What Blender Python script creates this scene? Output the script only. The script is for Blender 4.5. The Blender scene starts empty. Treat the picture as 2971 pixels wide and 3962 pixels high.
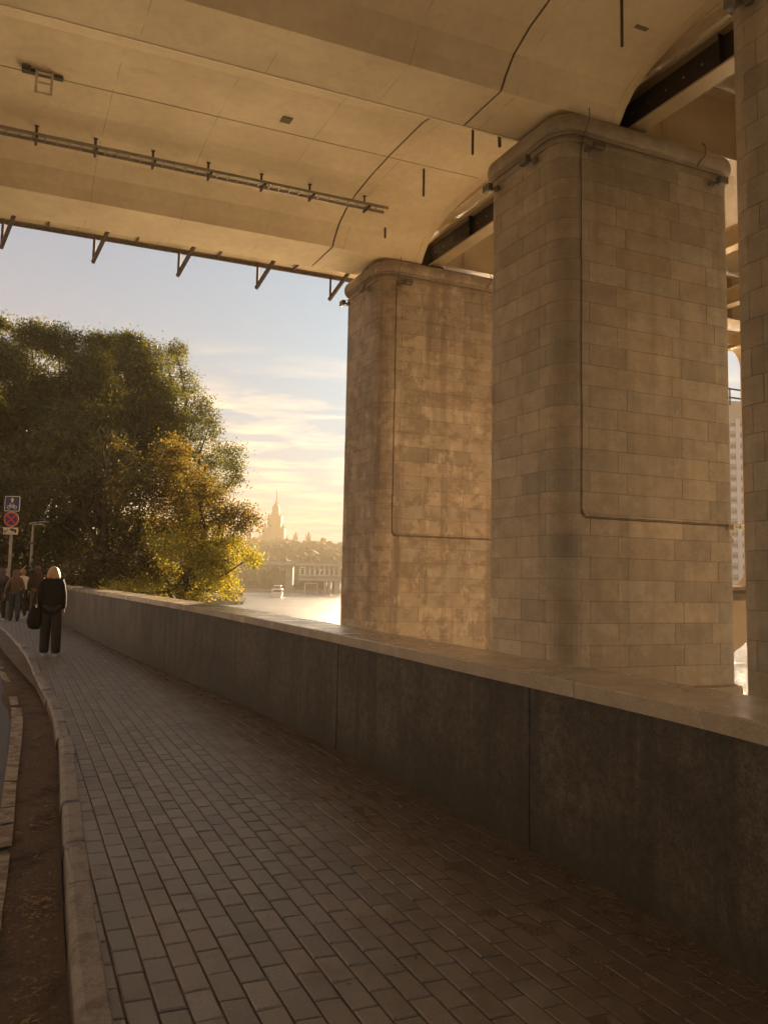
import bpy, math, random
import numpy as np
from math import sin, cos, radians, pi, sqrt
from mathutils import Vector, Matrix
random.seed(7); RNG = np.random.default_rng(11)
scene = bpy.context.scene
COL = scene.collection

# ------------------------------------------------------------------ camera
CAM_Z = 1.5; FPX = 2975.0; PITCH = radians(5.1); ROLL = 0.02
_f = np.array([0, cos(PITCH), sin(PITCH)]); _r0 = np.array([1.0, 0, 0]); _u0 = np.cross(_r0, _f)
_R = _r0*cos(ROLL)+_u0*sin(ROLL); _U = _u0*cos(ROLL)-_r0*sin(ROLL)
cd = bpy.data.cameras.new('camera'); cam = bpy.data.objects.new('camera', cd); COL.objects.link(cam)
cd.sensor_fit = 'VERTICAL'; cd.sensor_height = 32.0; cd.lens = FPX/3962*32.0
cd.clip_start = 0.05; cd.clip_end = 8000
m = Matrix.Identity(4)
for i in range(3):
    m[i][0] = _R[i]; m[i][1] = _U[i]; m[i][2] = -_f[i]
m[2][3] = CAM_Z
cam.matrix_world = m
scene.camera = cam

# ------------------------------------------------------------------ light
SUN_AZ = radians(8)      # clockwise from +Y
SUN_EL = radians(11)
w = bpy.data.worlds.new('World'); scene.world = w; w.use_nodes = True
nt = w.node_tree; nt.nodes.clear()
N = nt.nodes.new; L = nt.links.new
out = N('ShaderNodeOutputWorld'); bg = N('ShaderNodeBackground'); sky = N('ShaderNodeTexSky')
sky.sky_type = 'NISHITA'; sky.sun_disc = False; sky.sun_elevation = SUN_EL; sky.sun_rotation = SUN_AZ
sky.air_density = 1.0; sky.dust_density = 4.0; sky.ozone_density = 1.2; sky.altitude = 150
bg.inputs[1].default_value = 0.05
# thin streaky clouds, laid out on a plane high above the place
tc = N('ShaderNodeTexCoord'); sep = N('ShaderNodeSeparateXYZ'); L(tc.outputs['Generated'], sep.inputs[0])
addz = N('ShaderNodeMath'); addz.operation = 'ADD'; addz.inputs[1].default_value = 0.08; L(sep.outputs[2], addz.inputs[0])
mz = N('ShaderNodeMath'); mz.operation = 'MAXIMUM'; mz.inputs[1].default_value = 0.03; L(addz.outputs[0], mz.inputs[0])
dx = N('ShaderNodeMath'); dx.operation = 'DIVIDE'; L(sep.outputs[0], dx.inputs[0]); L(mz.outputs[0], dx.inputs[1])
dy = N('ShaderNodeMath'); dy.operation = 'DIVIDE'; L(sep.outputs[1], dy.inputs[0]); L(mz.outputs[0], dy.inputs[1])
cmb = N('ShaderNodeCombineXYZ'); L(dx.outputs[0], cmb.inputs[0]); L(dy.outputs[0], cmb.inputs[1])
mp = N('ShaderNodeMapping'); mp.inputs['Rotation'].default_value = (0, 0, radians(22)); mp.inputs['Scale'].default_value = (1.0, 1.9, 1); mp.inputs['Location'].default_value = (3.1, 1.4, 0)
L(cmb.outputs[0], mp.inputs[0])
nz = N('ShaderNodeTexNoise'); nz.inputs['Scale'].default_value = 2.3; nz.inputs['Detail'].default_value = 9; nz.inputs['Roughness'].default_value = 0.62; nz.inputs['Distortion'].default_value = 0.5
L(mp.outputs[0], nz.inputs[0])
cr = N('ShaderNodeValToRGB'); cr.color_ramp.elements[0].position = 0.46; cr.color_ramp.elements[1].position = 0.64; L(nz.outputs[0], cr.inputs[0])
# clouds only low over the river horizon, fading upward
fz = N('ShaderNodeMapRange'); fz.inputs['From Min'].default_value = 0.30; fz.inputs['From Max'].default_value = 0.20; L(sep.outputs[2], fz.inputs[0])
fz2 = N('ShaderNodeMath'); fz2.operation = 'MULTIPLY'; L(cr.outputs[0], fz2.inputs[0]); L(fz.outputs[0], fz2.inputs[1])
hs = N('ShaderNodeMix'); hs.data_type = 'RGBA'; hs.blend_type = 'MULTIPLY'; hs.inputs[0].default_value = 1.0
gm = N('ShaderNodeGamma'); gm.inputs[1].default_value = 0.38; L(sky.outputs[0], gm.inputs[0])
L(gm.outputs[0], hs.inputs[6]); hs.inputs[7].default_value = (0.245, 0.45, 0.69, 1)
mx = N('ShaderNodeMix'); mx.data_type = 'RGBA'; mx.blend_type = 'ADD'
L(fz2.outputs[0], mx.inputs[0]); L(hs.outputs[2], mx.inputs[6]); mx.inputs[7].default_value = (2.3, 1.2, 0.2, 1)
L(mx.outputs[2], bg.inputs[0]); L(bg.outputs[0], out.inputs[0])

sd = bpy.data.lights.new('sun', 'SUN'); sd.energy = 5.0; sd.angle = radians(0.6); sd.color = (1.0, 0.72, 0.44)
sun = bpy.data.objects.new('sun', sd); COL.objects.link(sun)
sdir = Vector((sin(SUN_AZ)*cos(SUN_EL), cos(SUN_AZ)*cos(SUN_EL), sin(SUN_EL)))
sun.rotation_euler = sdir.to_track_quat('Z', 'Y').to_euler(); sun.location = (0, 0, 60)

scene.view_settings.view_transform = 'Standard'; scene.view_settings.look = 'None'
scene.view_settings.gamma = 1.0; scene.view_settings.exposure = 3.14
scene.render.engine = 'CYCLES'
cy = scene.cycles
cy.max_bounces = 10; cy.diffuse_bounces = 5; cy.glossy_bounces = 4; cy.transmission_bounces = 4; cy.volume_bounces = 1
cy.caustics_reflective = True; cy.blur_glossy = 0.5; cy.transparent_max_bounces = 8
cy.sample_clamp_indirect = 10.0
scene.render.resolution_x = 767; scene.render.resolution_y = 1024

# ------------------------------------------------------------------ helpers
def ray(px, py):            # photo pixel -> direction (used once, to measure where things stand)
    return _f*FPX + _R*(px-1485.5) - _U*(py-1981.0)
def atz(px, py, z):         # point on the level z
    d = ray(px, py); t = (z-CAM_Z)/d[2]; return np.array([0, 0, CAM_Z])+d*t
def aty(px, py, y):         # point at distance y
    d = ray(px, py); t = y/d[1]; return np.array([0, 0, CAM_Z])+d*t

def tag(o, label=None, cat=None, group=None, kind=None):
    if label: o['label'] = label
    if cat: o['category'] = cat
    if group: o['group'] = group
    if kind: o['kind'] = kind
    return o

def empty(name, loc, rz=0.0, parent=None):
    o = bpy.data.objects.new(name, None); COL.objects.link(o); o.location = loc; o.rotation_euler = (0, 0, rz)
    o.empty_display_size = 0.2
    if parent: o.parent = parent
    return o

class MB:
    def __init__(s): s.v = []; s.f = []; s.mi = []; s.c = []; s.cur = 0; s.col = (0.5, 0.5, 0.5)
    def face(s, idx):
        s.f.append(idx); s.mi.append(s.cur); s.c.append(s.col)
    def quad(s, a, b, c, d):
        n = len(s.v); s.v += [tuple(a), tuple(b), tuple(c), tuple(d)]; s.face((n, n+1, n+2, n+3))
    def box(s, c, size, rz=0.0, ax=None, bevel=0.0):
        if ax is None: ax = (np.array([cos(rz), sin(rz), 0]), np.array([-sin(rz), cos(rz), 0]), np.array([0, 0, 1.0]))
        c = np.array(c, float); hx, hy, hz = [k/2 for k in size]
        if bevel > 0 and min(hx, hy, hz) > bevel:
            b = bevel; n = len(s.v); pts = {}
            for ix in (-1, 1):
                for iy in (-1, 1):
                    for iz in (-1, 1):
                        for k in range(3):
                            off = [ix*hx, iy*hy, iz*hz]
                            for q, sg in enumerate((ix, iy, iz)):
                                if q != k: off[q] -= sg*b
                            pts[(ix, iy, iz, k)] = len(s.v)
                            s.v.append(tuple(c+ax[0]*off[0]+ax[1]*off[1]+ax[2]*off[2]))
            for k in range(3):
                a1, a2 = [(1, 2), (2, 0), (0, 1)][k]
                for sg in (-1, 1):
                    ids = []
                    for (p, q) in ((-1, -1), (1, -1), (1, 1), (-1, 1)):
                        t = [0, 0, 0]; t[k] = sg; t[a1] = p; t[a2] = q; ids.append(pts[(*t, k)])
                    if sg < 0: ids.reverse()
                    s.face(tuple(ids))
            for k in range(3):
                a1, a2 = [(1, 2), (2, 0), (0, 1)][k]
                for p in (-1, 1):
                    for q in (-1, 1):
                        ids = []
                        for (e, ff) in ((-1, a1), (1, a1), (1, a2), (-1, a2)):
                            t = [0, 0, 0]; t[k] = e; t[a1] = p; t[a2] = q; ids.append(pts[(*t, ff)])
                        if p*q < 0: ids.reverse()
                        s.face(tuple(ids))
            for ix in (-1, 1):
                for iy in (-1, 1):
                    for iz in (-1, 1):
                        ids = [pts[(ix, iy, iz, k)] for k in range(3)]
                        if ix*iy*iz < 0: ids.reverse()
                        s.face(tuple(ids))
            return
        n = len(s.v)
        for iz in (-1, 1):
            for (ix, iy) in ((-1, -1), (1, -1), (1, 1), (-1, 1)):
                s.v.append(tuple(c+ax[0]*ix*hx+ax[1]*iy*hy+ax[2]*iz*hz))
        for q in ((3, 2, 1, 0), (4, 5, 6, 7), (0, 1, 5, 4), (1, 2, 6, 5), (2, 3, 7, 6), (3, 0, 4, 7)):
            s.face(tuple(n+k for k in q))
    def beam(s, a, b, w, h, up=(0, 0, 1), bevel=0.0):
        a = np.array(a, float); b = np.array(b, float); d = b-a; l = np.linalg.norm(d); d = d/l
        up = np.array(up, float); sd_ = np.cross(d, up); nn_ = np.linalg.norm(sd_)
        if nn_ < 1e-6: sd_ = np.array([1.0, 0, 0])
        else: sd_ = sd_/nn_
        up = np.cross(sd_, d)
        s.box((a+b)/2, (l, w, h), ax=(d, -sd_, up), bevel=bevel)
    def tube(s, pts, r, n=8, cap=True, closed=False):
        pts = [np.array(p, float) for p in pts]; m_ = len(pts); base = len(s.v)
        rr = r if hasattr(r, '__len__') else [r]*m_
        prev = None
        for i, p in enumerate(pts):
            if closed: d = pts[(i+1) % m_]-pts[i-1]
            else: d = pts[min(i+1, m_-1)]-pts[max(i-1, 0)]
            d = d/(np.linalg.norm(d)+1e-12)
            if prev is None:
                a = np.array([0, 0, 1.0]) if abs(d[2]) < 0.9 else np.array([1.0, 0, 0])
            else: a = prev
            x = a-d*np.dot(a, d); x /= np.linalg.norm(x)+1e-12; y = np.cross(d, x); prev = x
            for k in range(n):
                t = 2*pi*k/n; s.v.append(tuple(p+(x*cos(t)+y*sin(t))*rr[i]))
        for i in range(m_ if closed else m_-1):
            j = (i+1) % m_
            for k in range(n):
                k2 = (k+1) % n
                s.face((base+i*n+k, base+i*n+k2, base+j*n+k2, base+j*n+k))
        if cap and not closed:
            s.face(tuple(base+k for k in reversed(range(n)))); s.face(tuple(base+(m_-1)*n+k for k in range(n)))
    def lathe(s, c, prof, n=16):
        base = len(s.v); c = np.array(c, float)
        for (r, z) in prof:
            for k in range(n):
                t = 2*pi*k/n; s.v.append((c[0]+r*cos(t), c[1]+r*sin(t), c[2]+z))
        for i in range(len(prof)-1):
            for k in range(n):
                k2 = (k+1) % n
                s.face((base+i*n+k, base+i*n+k2, base+(i+1)*n+k2, base+(i+1)*n+k))
        s.face(tuple(base+k for k in reversed(range(n)))); s.face(tuple(base+(len(prof)-1)*n+k for k in range(n)))
    def loft(s, rings, closed=True, caps=True):
        base = len(s.v); n = len(rings[0])
        for r in rings: s.v += [tuple(p) for p in r]
        for i in range(len(rings)-1):
            for k in range(n if closed else n-1):
                k2 = (k+1) % n
                s.face((base+i*n+k, base+i*n+k2, base+(i+1)*n+k2, base+(i+1)*n+k))
        if caps and closed:
            s.face(tuple(base+k for k in reversed(range(n)))); s.face(tuple(base+(len(rings)-1)*n+k for k in range(n)))
    def prism(s, poly, z0, z1):
        s.loft([[(p[0], p[1], z0) for p in poly], [(p[0], p[1], z1) for p in poly]])
    def plate(s, poly, o, ax, ay, th):
        o = np.array(o, float); ax = np.array(ax, float); ay = np.array(ay, float); nn_ = np.cross(ax, ay)
        a = [o+ax*p[0]+ay*p[1] for p in poly]; s.loft([[q for q in a], [q+nn_*th for q in a]])
    def build(s, name, mats, parent=None, smooth=False, colors=False, origin=None):
        me = bpy.data.meshes.new(name)
        v = np.array(s.v, float)
        if parent is not None and origin is None:
            mi_ = parent.matrix_basis.inverted()
            if parent.parent is not None: mi_ = mi_ @ parent.parent.matrix_basis.inverted()
            mi_ = np.array(mi_); v = v @ mi_[:3, :3].T + mi_[:3, 3]
        if origin is not None: v = v-np.array(origin)
        me.from_pydata(v.tolist(), [], s.f)
        if not isinstance(mats, (list, tuple)): mats = [mats]
        for q in mats: me.materials.append(q)
        if len(mats) > 1: me.polygons.foreach_set('material_index', s.mi)
        if colors:
            at = me.color_attributes.new('tone', 'FLOAT_COLOR', 'CORNER')
            ls = np.array([len(f) for f in s.f]); c = np.array([tuple(k) if len(k) == 4 else tuple(k)+(1,) for k in s.c], dtype=np.float32)
            at.data.foreach_set('color', np.repeat(c, ls, axis=0).ravel())
        if smooth: me.polygons.foreach_set('use_smooth', [True]*len(s.f))
        me.update(); me.validate()
        o = bpy.data.objects.new(name, me); COL.objects.link(o)
        if parent is not None: o.parent = parent
        if origin is not None: o.location = origin
        return o

# ------------------------------------------------------------------ materials
def newmat(name):
    mt = bpy.data.materials.new(name); mt.use_nodes = True; t = mt.node_tree; p = t.nodes['Principled BSDF']; return mt, t, p
def pos(t):
    g = t.nodes.new('ShaderNodeNewGeometry'); return g.outputs['Position']
def noise(t, scale, detail=4, rough=0.55, vec=None, sc=None, dist=0):
    n = t.nodes.new('ShaderNodeTexNoise'); n.inputs['Scale'].default_value = scale; n.inputs['Detail'].default_value = detail; n.inputs['Roughness'].default_value = rough; n.inputs['Distortion'].default_value = dist
    vec = vec or pos(t)
    if sc:
        mpp = t.nodes.new('ShaderNodeMapping'); mpp.inputs['Scale'].default_value = sc; t.links.new(vec, mpp.inputs[0]); vec = mpp.outputs[0]
    t.links.new(vec, n.inputs['Vector']); return n.outputs[0]
def ramp(t, fac, stops):
    r = t.nodes.new('ShaderNodeValToRGB'); e = r.color_ramp.elements
    while len(e) < len(stops): e.new(0.5)
    for k, (p, c) in enumerate(stops):
        e[k].position = p; e[k].color = (c, c, c, 1) if not hasattr(c, '__len__') else (*c, 1)
    t.links.new(fac, r.inputs[0]); return r.outputs[0]
def mix(t, fac, a, b, mode='MIX'):
    mxn = t.nodes.new('ShaderNodeMix'); mxn.data_type = 'RGBA'; mxn.blend_type = mode
    for sock, val in ((0, fac), (6, a), (7, b)):
        if hasattr(val, 'is_linked') or hasattr(val, 'links'): t.links.new(val, mxn.inputs[sock])
        elif hasattr(val, '__len__'): mxn.inputs[sock].default_value = (*val, 1)
        else: mxn.inputs[sock].default_value = val if sock == 0 else (val, val, val, 1)
    return mxn.outputs[2]
def math_(t, op, a, b=None, c=None):
    mn = t.nodes.new('ShaderNodeMath'); mn.operation = op
    for i, val in enumerate((a, b, c)):
        if val is None: continue
        if hasattr(val, 'links'): t.links.new(val, mn.inputs[i])
        else: mn.inputs[i].default_value = val
    return mn.outputs[0]
def bump(t, p, h, strength=0.3, dist=0.01):
    b = t.nodes.new('ShaderNodeBump'); b.inputs['Strength'].default_value = strength; b.inputs['Distance'].default_value = dist
    t.links.new(h, b.inputs['Height']); t.links.new(b.outputs[0], p.inputs['Normal'])
def attr(t, name='tone'):
    a = t.nodes.new('ShaderNodeVertexColor'); a.layer_name = name; return a.outputs[0]
def sepz(t, vec):
    s_ = t.nodes.new('ShaderNodeSeparateXYZ'); t.links.new(vec, s_.inputs[0]); return s_.outputs

def simple(name, col, rough=0.6, metal=0.0, var=0.15, scale=6.0, bmp=0.1, bscale=60.0):
    mt, t, p = newmat(name)
    n = noise(t, scale, 5)
    c = mix(t, ramp(t, n, [(0.3, 0.0), (0.7, 1.0)]), [k*(1-var) for k in col], [min(1, k*(1+var)) for k in col])
    t.links.new(c, p.inputs['Base Color']); p.inputs['Roughness'].default_value = rough; p.inputs['Metallic'].default_value = metal
    if bmp: bump(t, p, noise(t, bscale, 3), bmp, 0.01)
    return mt

UDH = radians(68.5); VH = radians(-27.5); UPH = radians(67.5)
UD = np.array([sin(UDH), cos(UDH), 0]); V = np.array([sin(VH), cos(VH), 0]); U = np.array([sin(UPH), cos(UPH), 0])
def SN(s, n, z=0.0):
    p = UD*s+V*n; return np.array([p[0], p[1], z])

def m_concrete():
    mt, t, p = newmat('painted_concrete')
    P = pos(t)
    n1 = noise(t, 0.6, 6, 0.6); n2 = noise(t, 5.0, 6, 0.65); n3 = noise(t, 40, 3)
    c = mix(t, ramp(t, n1, [(0.35, 0.0), (0.68, 1.0)]), (0.64, 0.52, 0.33), (0.77, 0.64, 0.42))
    c = mix(t, ramp(t, n2, [(0.40, 0.78), (0.62, 1.0)]), 0.0, c, 'MIX') if False else mix(t, 1.0, c, ramp(t, n2, [(0.36, 0.92), (0.60, 1.0)]), 'MULTIPLY')
    # dark weathering blotches
    n4 = noise(t, 1.3, 7, 0.7, dist=0.6)
    c = mix(t, ramp(t, n4, [(0.62, 0.0), (0.78, 0.35)]), c, (0.20, 0.16, 0.11))
    # formwork seams across the span, every 3.1 m, and one along each rib
    det = UD[0]*V[1]-V[0]*UD[1]
    dn = t.nodes.new('ShaderNodeVectorMath'); dn.operation = 'DOT_PRODUCT'; t.links.new(P, dn.inputs[0]); dn.inputs[1].default_value = (V[1]/det, -V[0]/det, 0)
    wob = math_(t, 'MULTIPLY', math_(t, 'SUBTRACT', noise(t, 2.0, 3), 0.5), 0.05)
    sv = math_(t, 'ADD', dn.outputs['Value'], wob)
    fr = math_(t, 'FRACT', math_(t, 'DIVIDE', math_(t, 'ADD', sv, 101.35), 2.15))
    seam = math_(t, 'LESS_THAN', fr, 0.009)
    brk = ramp(t, noise(t, 1.7, 2), [(0.42, 0.0), (0.56, 0.4)])
    c = mix(t, math_(t, 'MULTIPLY', seam, brk), c, (0.22, 0.17, 0.12))
    t.links.new(c, p.inputs['Base Color']); p.inputs['Roughness'].default_value = 0.72
    hh = math_(t, 'ADD', math_(t, 'MULTIPLY', n3, 0.3), n2)
    bump(t, p, hh, 0.10, 0.02)
    return mt
def m_stone(name, stain, base=(0.335, 0.285, 0.215)):
    mt, t, p = newmat(name)
    tone = attr(t)
    c = mix(t, 1.0, base, tone, 'MULTIPLY')
    g = noise(t, 55, 4, 0.7)
    c = mix(t, 1.0, c, ramp(t, g, [(0.3, 0.80), (0.7, 1.15)]), 'MULTIPLY')
    n1 = noise(t, 2.2, 6, 0.65)
    c = mix(t, 1.0, c, ramp(t, n1, [(0.3, 0.82), (0.65, 1.1)]), 'MULTIPLY')
    # vertical water streaks and blotchy soot
    st = noise(t, 1.0, 6, 0.6, sc=(2.2, 2.2, 0.16))
    c = mix(t, ramp(t, st, [(0.50, 0.0), (0.66, stain)]), c, (0.15, 0.115, 0.085))
    bl = noise(t, 1.0, 5, 0.6, sc=(2.2, 2.2, 3.2))
    c = mix(t, ramp(t, bl, [(0.49, 0.0), (0.60, stain*0.85)]), c, (0.19, 0.14, 0.10))
    ef = noise(t, 1.0, 6, 0.7, sc=(3.0, 3.0, 2.0))
    c = mix(t, ramp(t, ef, [(0.56, 0.0), (0.68, stain*0.55)]), c, (0.55, 0.47, 0.38))
    # thin mineral veins
    vn = noise(t, 1.1, 3, 0.6, dist=1.6)
    vv = math_(t, 'ABSOLUTE', math_(t, 'SUBTRACT', vn, 0.5))
    c = mix(t, ramp(t, vv, [(0.0, 0.22), (0.006, 0.0)]), c, (0.60, 0.50, 0.40))
    t.links.new(c, p.inputs['Base Color']); p.inputs['Roughness'].default_value = 0.62
    bump(t, p, math_(t, 'ADD', g, n1), 0.25, 0.012)
    return mt
def m_granite():
    mt, t, p = newmat('dark_granite')
    tone = attr(t)
    g = noise(t, 75, 4, 0.85); n1 = noise(t, 1.6, 6, 0.65)
    c = mix(t, ramp(t, g, [(0.35, 0.0), (0.65, 1.0)]), (0.034, 0.029, 0.023), (0.105, 0.090, 0.072))
    c = mix(t, 1.0, c, tone, 'MULTIPLY')
    c = mix(t, 1.0, c, ramp(t, n1, [(0.32, 0.45), (0.68, 1.5)]), 'MULTIPLY')
    st = noise(t, 1.0, 5, 0.6, sc=(5, 5, 0.35))
    c = mix(t, ramp(t, st, [(0.50, 0.0), (0.62, 0.6)]), c, (0.028, 0.025, 0.020))
    sg = noise(t, 1.0, 5, 0.6, sc=(6.5, 6.5, 0.5))
    c = mix(t, ramp(t, sg, [(0.60, 0.0), (0.72, 0.4)]), c, (0.17, 0.145, 0.115))
    n3 = noise(t, 18, 6, 0.75); c = mix(t, 1.0, c, ramp(t, n3, [(0.34, 0.55), (0.66, 1.5)]), 'MULTIPLY')
    # pale scratches and veins
    vn = noise(t, 2.6, 4, 0.7, dist=2.2); vv = math_(t, 'ABSOLUTE', math_(t, 'SUBTRACT', vn, 0.5))
    msk = ramp(t, noise(t, 0.9, 2), [(0.60, 0.0), (0.68, 0.5)])
    c = mix(t, math_(t, 'MULTIPLY', ramp(t, vv, [(0.0, 0.5), (0.010, 0.0)]), msk), c, (0.20, 0.175, 0.15))
    # darker, noise-broken tone towards the foot
    z = sepz(t, pos(t))[2]
    ft = math_(t, 'SUBTRACT', math_(t, 'ADD', z, math_(t, 'MULTIPLY', noise(t, 3, 5), 0.5)), 0.30)
    c = mix(t, ramp(t, ft, [(0.0, 0.65), (0.28, 0.0)]), c, (0.045, 0.040, 0.024))
    t.links.new(c, p.inputs['Base Color']); p.inputs['Roughness'].default_value = 0.55
    bump(t, p, math_(t, 'ADD', g, n1), 0.3, 0.006)
    return mt
def m_coping():
    mt, t, p = newmat('coping_granite')
    tone = attr(t)
    g = noise(t, 130, 3, 0.8); n1 = noise(t, 2.6, 6, 0.65)
    c = mix(t, ramp(t, g, [(0.35, 0.0), (0.65, 1.0)]), (0.44, 0.385, 0.31), (0.64, 0.56, 0.46))
    c = mix(t, 1.0, c, tone, 'MULTIPLY')
    c = mix(t, 1.0, c, ramp(t, n1, [(0.3, 0.75), (0.7, 1.15)]), 'MULTIPLY')
    t.links.new(c, p.inputs['Base Color'])
    t.links.new(ramp(t, noise(t, 3.0, 5, 0.7), [(0.35, 0.10), (0.7, 0.34)]), p.inputs['Roughness'])
    bump(t, p, g, 0.05, 0.002)
    return mt
def m_paver():
    mt, t, p = newmat('paving_stone')
    tone = attr(t)
    g = noise(t, 120, 3, 0.8); n1 = noise(t, 3.0, 6, 0.7)
    c = mix(t, ramp(t, g, [(0.35, 0.0), (0.65, 1.0)]), (0.215, 0.208, 0.20), (0.315, 0.305, 0.295))
    c = mix(t, 1.0, c, tone, 'MULTIPLY')
    c = mix(t, ramp(t, n1, [(0.52, 0.0), (0.70, 0.5)]), c, (0.17, 0.13, 0.095))
    # blown dust lying along the foot of the wall, thickest beside it
    vc = t.nodes.new('ShaderNodeVertexColor'); vc.layer_name = 'tone'
    dd = math_(t, 'ADD', vc.outputs[1], math_(t, 'MULTIPLY', math_(t, 'SUBTRACT', noise(t, 2.2, 7, 0.72), 0.5), 1.5))
    c = mix(t, ramp(t, dd, [(0.25, 0.0), (0.85, 0.92)]), c, (0.155, 0.118, 0.092))
    t.links.new(c, p.inputs['Base Color']); p.inputs['Roughness'].default_value = 0.42
    bump(t, p, math_(t, 'ADD', g, n1), 0.35, 0.005)
    return mt
def m_kerb():
    mt, t, p = newmat('worn_kerb_granite')
    tone = attr(t); g = noise(t, 110, 4, 0.8); n1 = noise(t, 5.5, 7, 0.75); n2 = noise(t, 14, 5, 0.7)
    c = mix(t, ramp(t, g, [(0.35, 0.0), (0.65, 1.0)]), (0.25, 0.235, 0.215), (0.40, 0.38, 0.35))
    c = mix(t, 1.0, c, tone, 'MULTIPLY')
    c = mix(t, ramp(t, n1, [(0.48, 0.0), (0.62, 0.75)]), c, (0.15, 0.115, 0.085))
    c = mix(t, ramp(t, n2, [(0.60, 0.0), (0.70, 0.5)]), c, (0.52, 0.50, 0.47))
    z = sepz(t, pos(t))[2]
    c = mix(t, ramp(t, math_(t, 'SUBTRACT', math_(t, 'ADD', z, math_(t, 'MULTIPLY', n1, 0.06)), -0.03), [(0.0, 0.9), (0.05, 0.0)]), c, (0.11, 0.065, 0.04))
    t.links.new(c, p.inputs['Base Color']); p.inputs['Roughness'].default_value = 0.5
    bump(t, p, math_(t, 'ADD', g, math_(t, 'MULTIPLY', n1, 2.5)), 0.5, 0.012)
    return mt
def m_asphalt():
    mt, t, p = newmat('asphalt')
    g = noise(t, 90, 3, 0.8); n1 = noise(t, 1.2, 5)
    c = mix(t, ramp(t, g, [(0.3, 0.0), (0.7, 1.0)]), (0.075, 0.072, 0.070), (0.135, 0.128, 0.122))
    c = mix(t, ramp(t, n1, [(0.52, 0.0), (0.72, 0.3)]), c, (0.11, 0.085, 0.062))
    t.links.new(c, p.inputs['Base Color']); p.inputs['Roughness'].default_value = 0.5
    bump(t, p, g, 0.5, 0.008)
    return mt
def m_dirt():
    mt, t, p = newmat('roadside_dirt')
    g = noise(t, 60, 4, 0.8); n1 = noise(t, 2.5, 6, 0.7)
    c = mix(t, ramp(t, g, [(0.3, 0.0), (0.7, 1.0)]), (0.12, 0.085, 0.06), (0.21, 0.155, 0.118))
    c = mix(t, ramp(t, n1, [(0.50, 0.0), (0.66, 0.8)]), c, (0.045, 0.029, 0.020))
    t.links.new(c, p.inputs['Base Color']); p.inputs['Roughness'].default_value = 0.95
    bump(t, p, math_(t, 'ADD', g, n1), 0.9, 0.02)
    return mt
def m_marking():
    mt, t, p = newmat('road_paint')
    n1 = noise(t, 7, 6, 0.75)
    c = mix(t, ramp(t, n1, [(0.42, 0.0), (0.60, 1.0)]), (0.46, 0.42, 0.36), (0.20, 0.155, 0.115))
    t.links.new(c, p.inputs['Base Color']); p.inputs['Roughness'].default_value = 0.8
    return mt
def m_water():
    mt, t, p = newmat('river_water')
    a = noise(t, 1.0, 5, 0.6, sc=(0.55, 0.9, 1)); b = noise(t, 1.0, 4, 0.6, sc=(2.6, 3.4, 1))
    bp = t.nodes.new('ShaderNodeBump'); bp.inputs['Strength'].default_value = 1.0; bp.inputs['Distance'].default_value = 0.6
    t.links.new(math_(t, 'ADD', math_(t, 'MULTIPLY', a, 1.0), math_(t, 'MULTIPLY', b, 0.32)), bp.inputs['Height'])
    g = t.nodes.new('ShaderNodeBsdfGlossy'); g.inputs['Roughness'].default_value = 0.27
    big = noise(t, 1.0, 4, 0.6, sc=(0.02, 0.10, 1)); rip = noise(t, 1.0, 5, 0.65, sc=(0.18, 0.5, 1))
    gc = mix(t, ramp(t, math_(t, 'ADD', math_(t, 'MULTIPLY', big, 0.45), math_(t, 'MULTIPLY', rip, 0.55)), [(0.40, 0.0), (0.60, 1.0)]), (0.25, 0.245, 0.235), (0.46, 0.45, 0.42))
    t.links.new(gc, g.inputs['Color']); t.links.new(bp.outputs[0], g.inputs['Normal'])
    d = t.nodes.new('ShaderNodeBsdfDiffuse'); d.inputs['Color'].default_value = (0.05, 0.055, 0.045, 1)
    ad = t.nodes.new('ShaderNodeAddShader'); t.links.new(g.outputs[0], ad.inputs[0]); t.links.new(d.outputs[0], ad.inputs[1])
    t.links.new(ad.outputs[0], t.nodes['Material Output'].inputs[0])
    return mt
def m_leaf(name, c1, c2, c3):
    mt, t, p = newmat(name)
    tone = attr(t)
    s_ = sepz(t, tone)
    c = mix(t, s_[0], c1, c2); c = mix(t, s_[1], c, c3)
    d = t.nodes.new('ShaderNodeBsdfDiffuse'); tr = t.nodes.new('ShaderNodeBsdfTranslucent'); gl = t.nodes.new('ShaderNodeBsdfGlossy')
    gl.inputs['Roughness'].default_value = 0.45; gl.inputs['Color'].default_value = (0.6, 0.6, 0.55, 1)
    t.links.new(c, d.inputs[0])
    c2_ = mix(t, 1.0, c, (1.5, 1.35, 0.55), 'MULTIPLY'); t.links.new(c2_, tr.inputs[0])
    m1 = t.nodes.new('ShaderNodeMixShader'); m1.inputs[0].default_value = 0.5; t.links.new(d.outputs[0], m1.inputs[1]); t.links.new(tr.outputs[0], m1.inputs[2])
    m2 = t.nodes.new('ShaderNodeMixShader'); m2.inputs[0].default_value = 0.05; t.links.new(m1.outputs[0], m2.inputs[1]); t.links.new(gl.outputs[0], m2.inputs[2])
    t.links.new(m2.outputs[0], t.nodes['Material Output'].inputs[0])
    return mt

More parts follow.
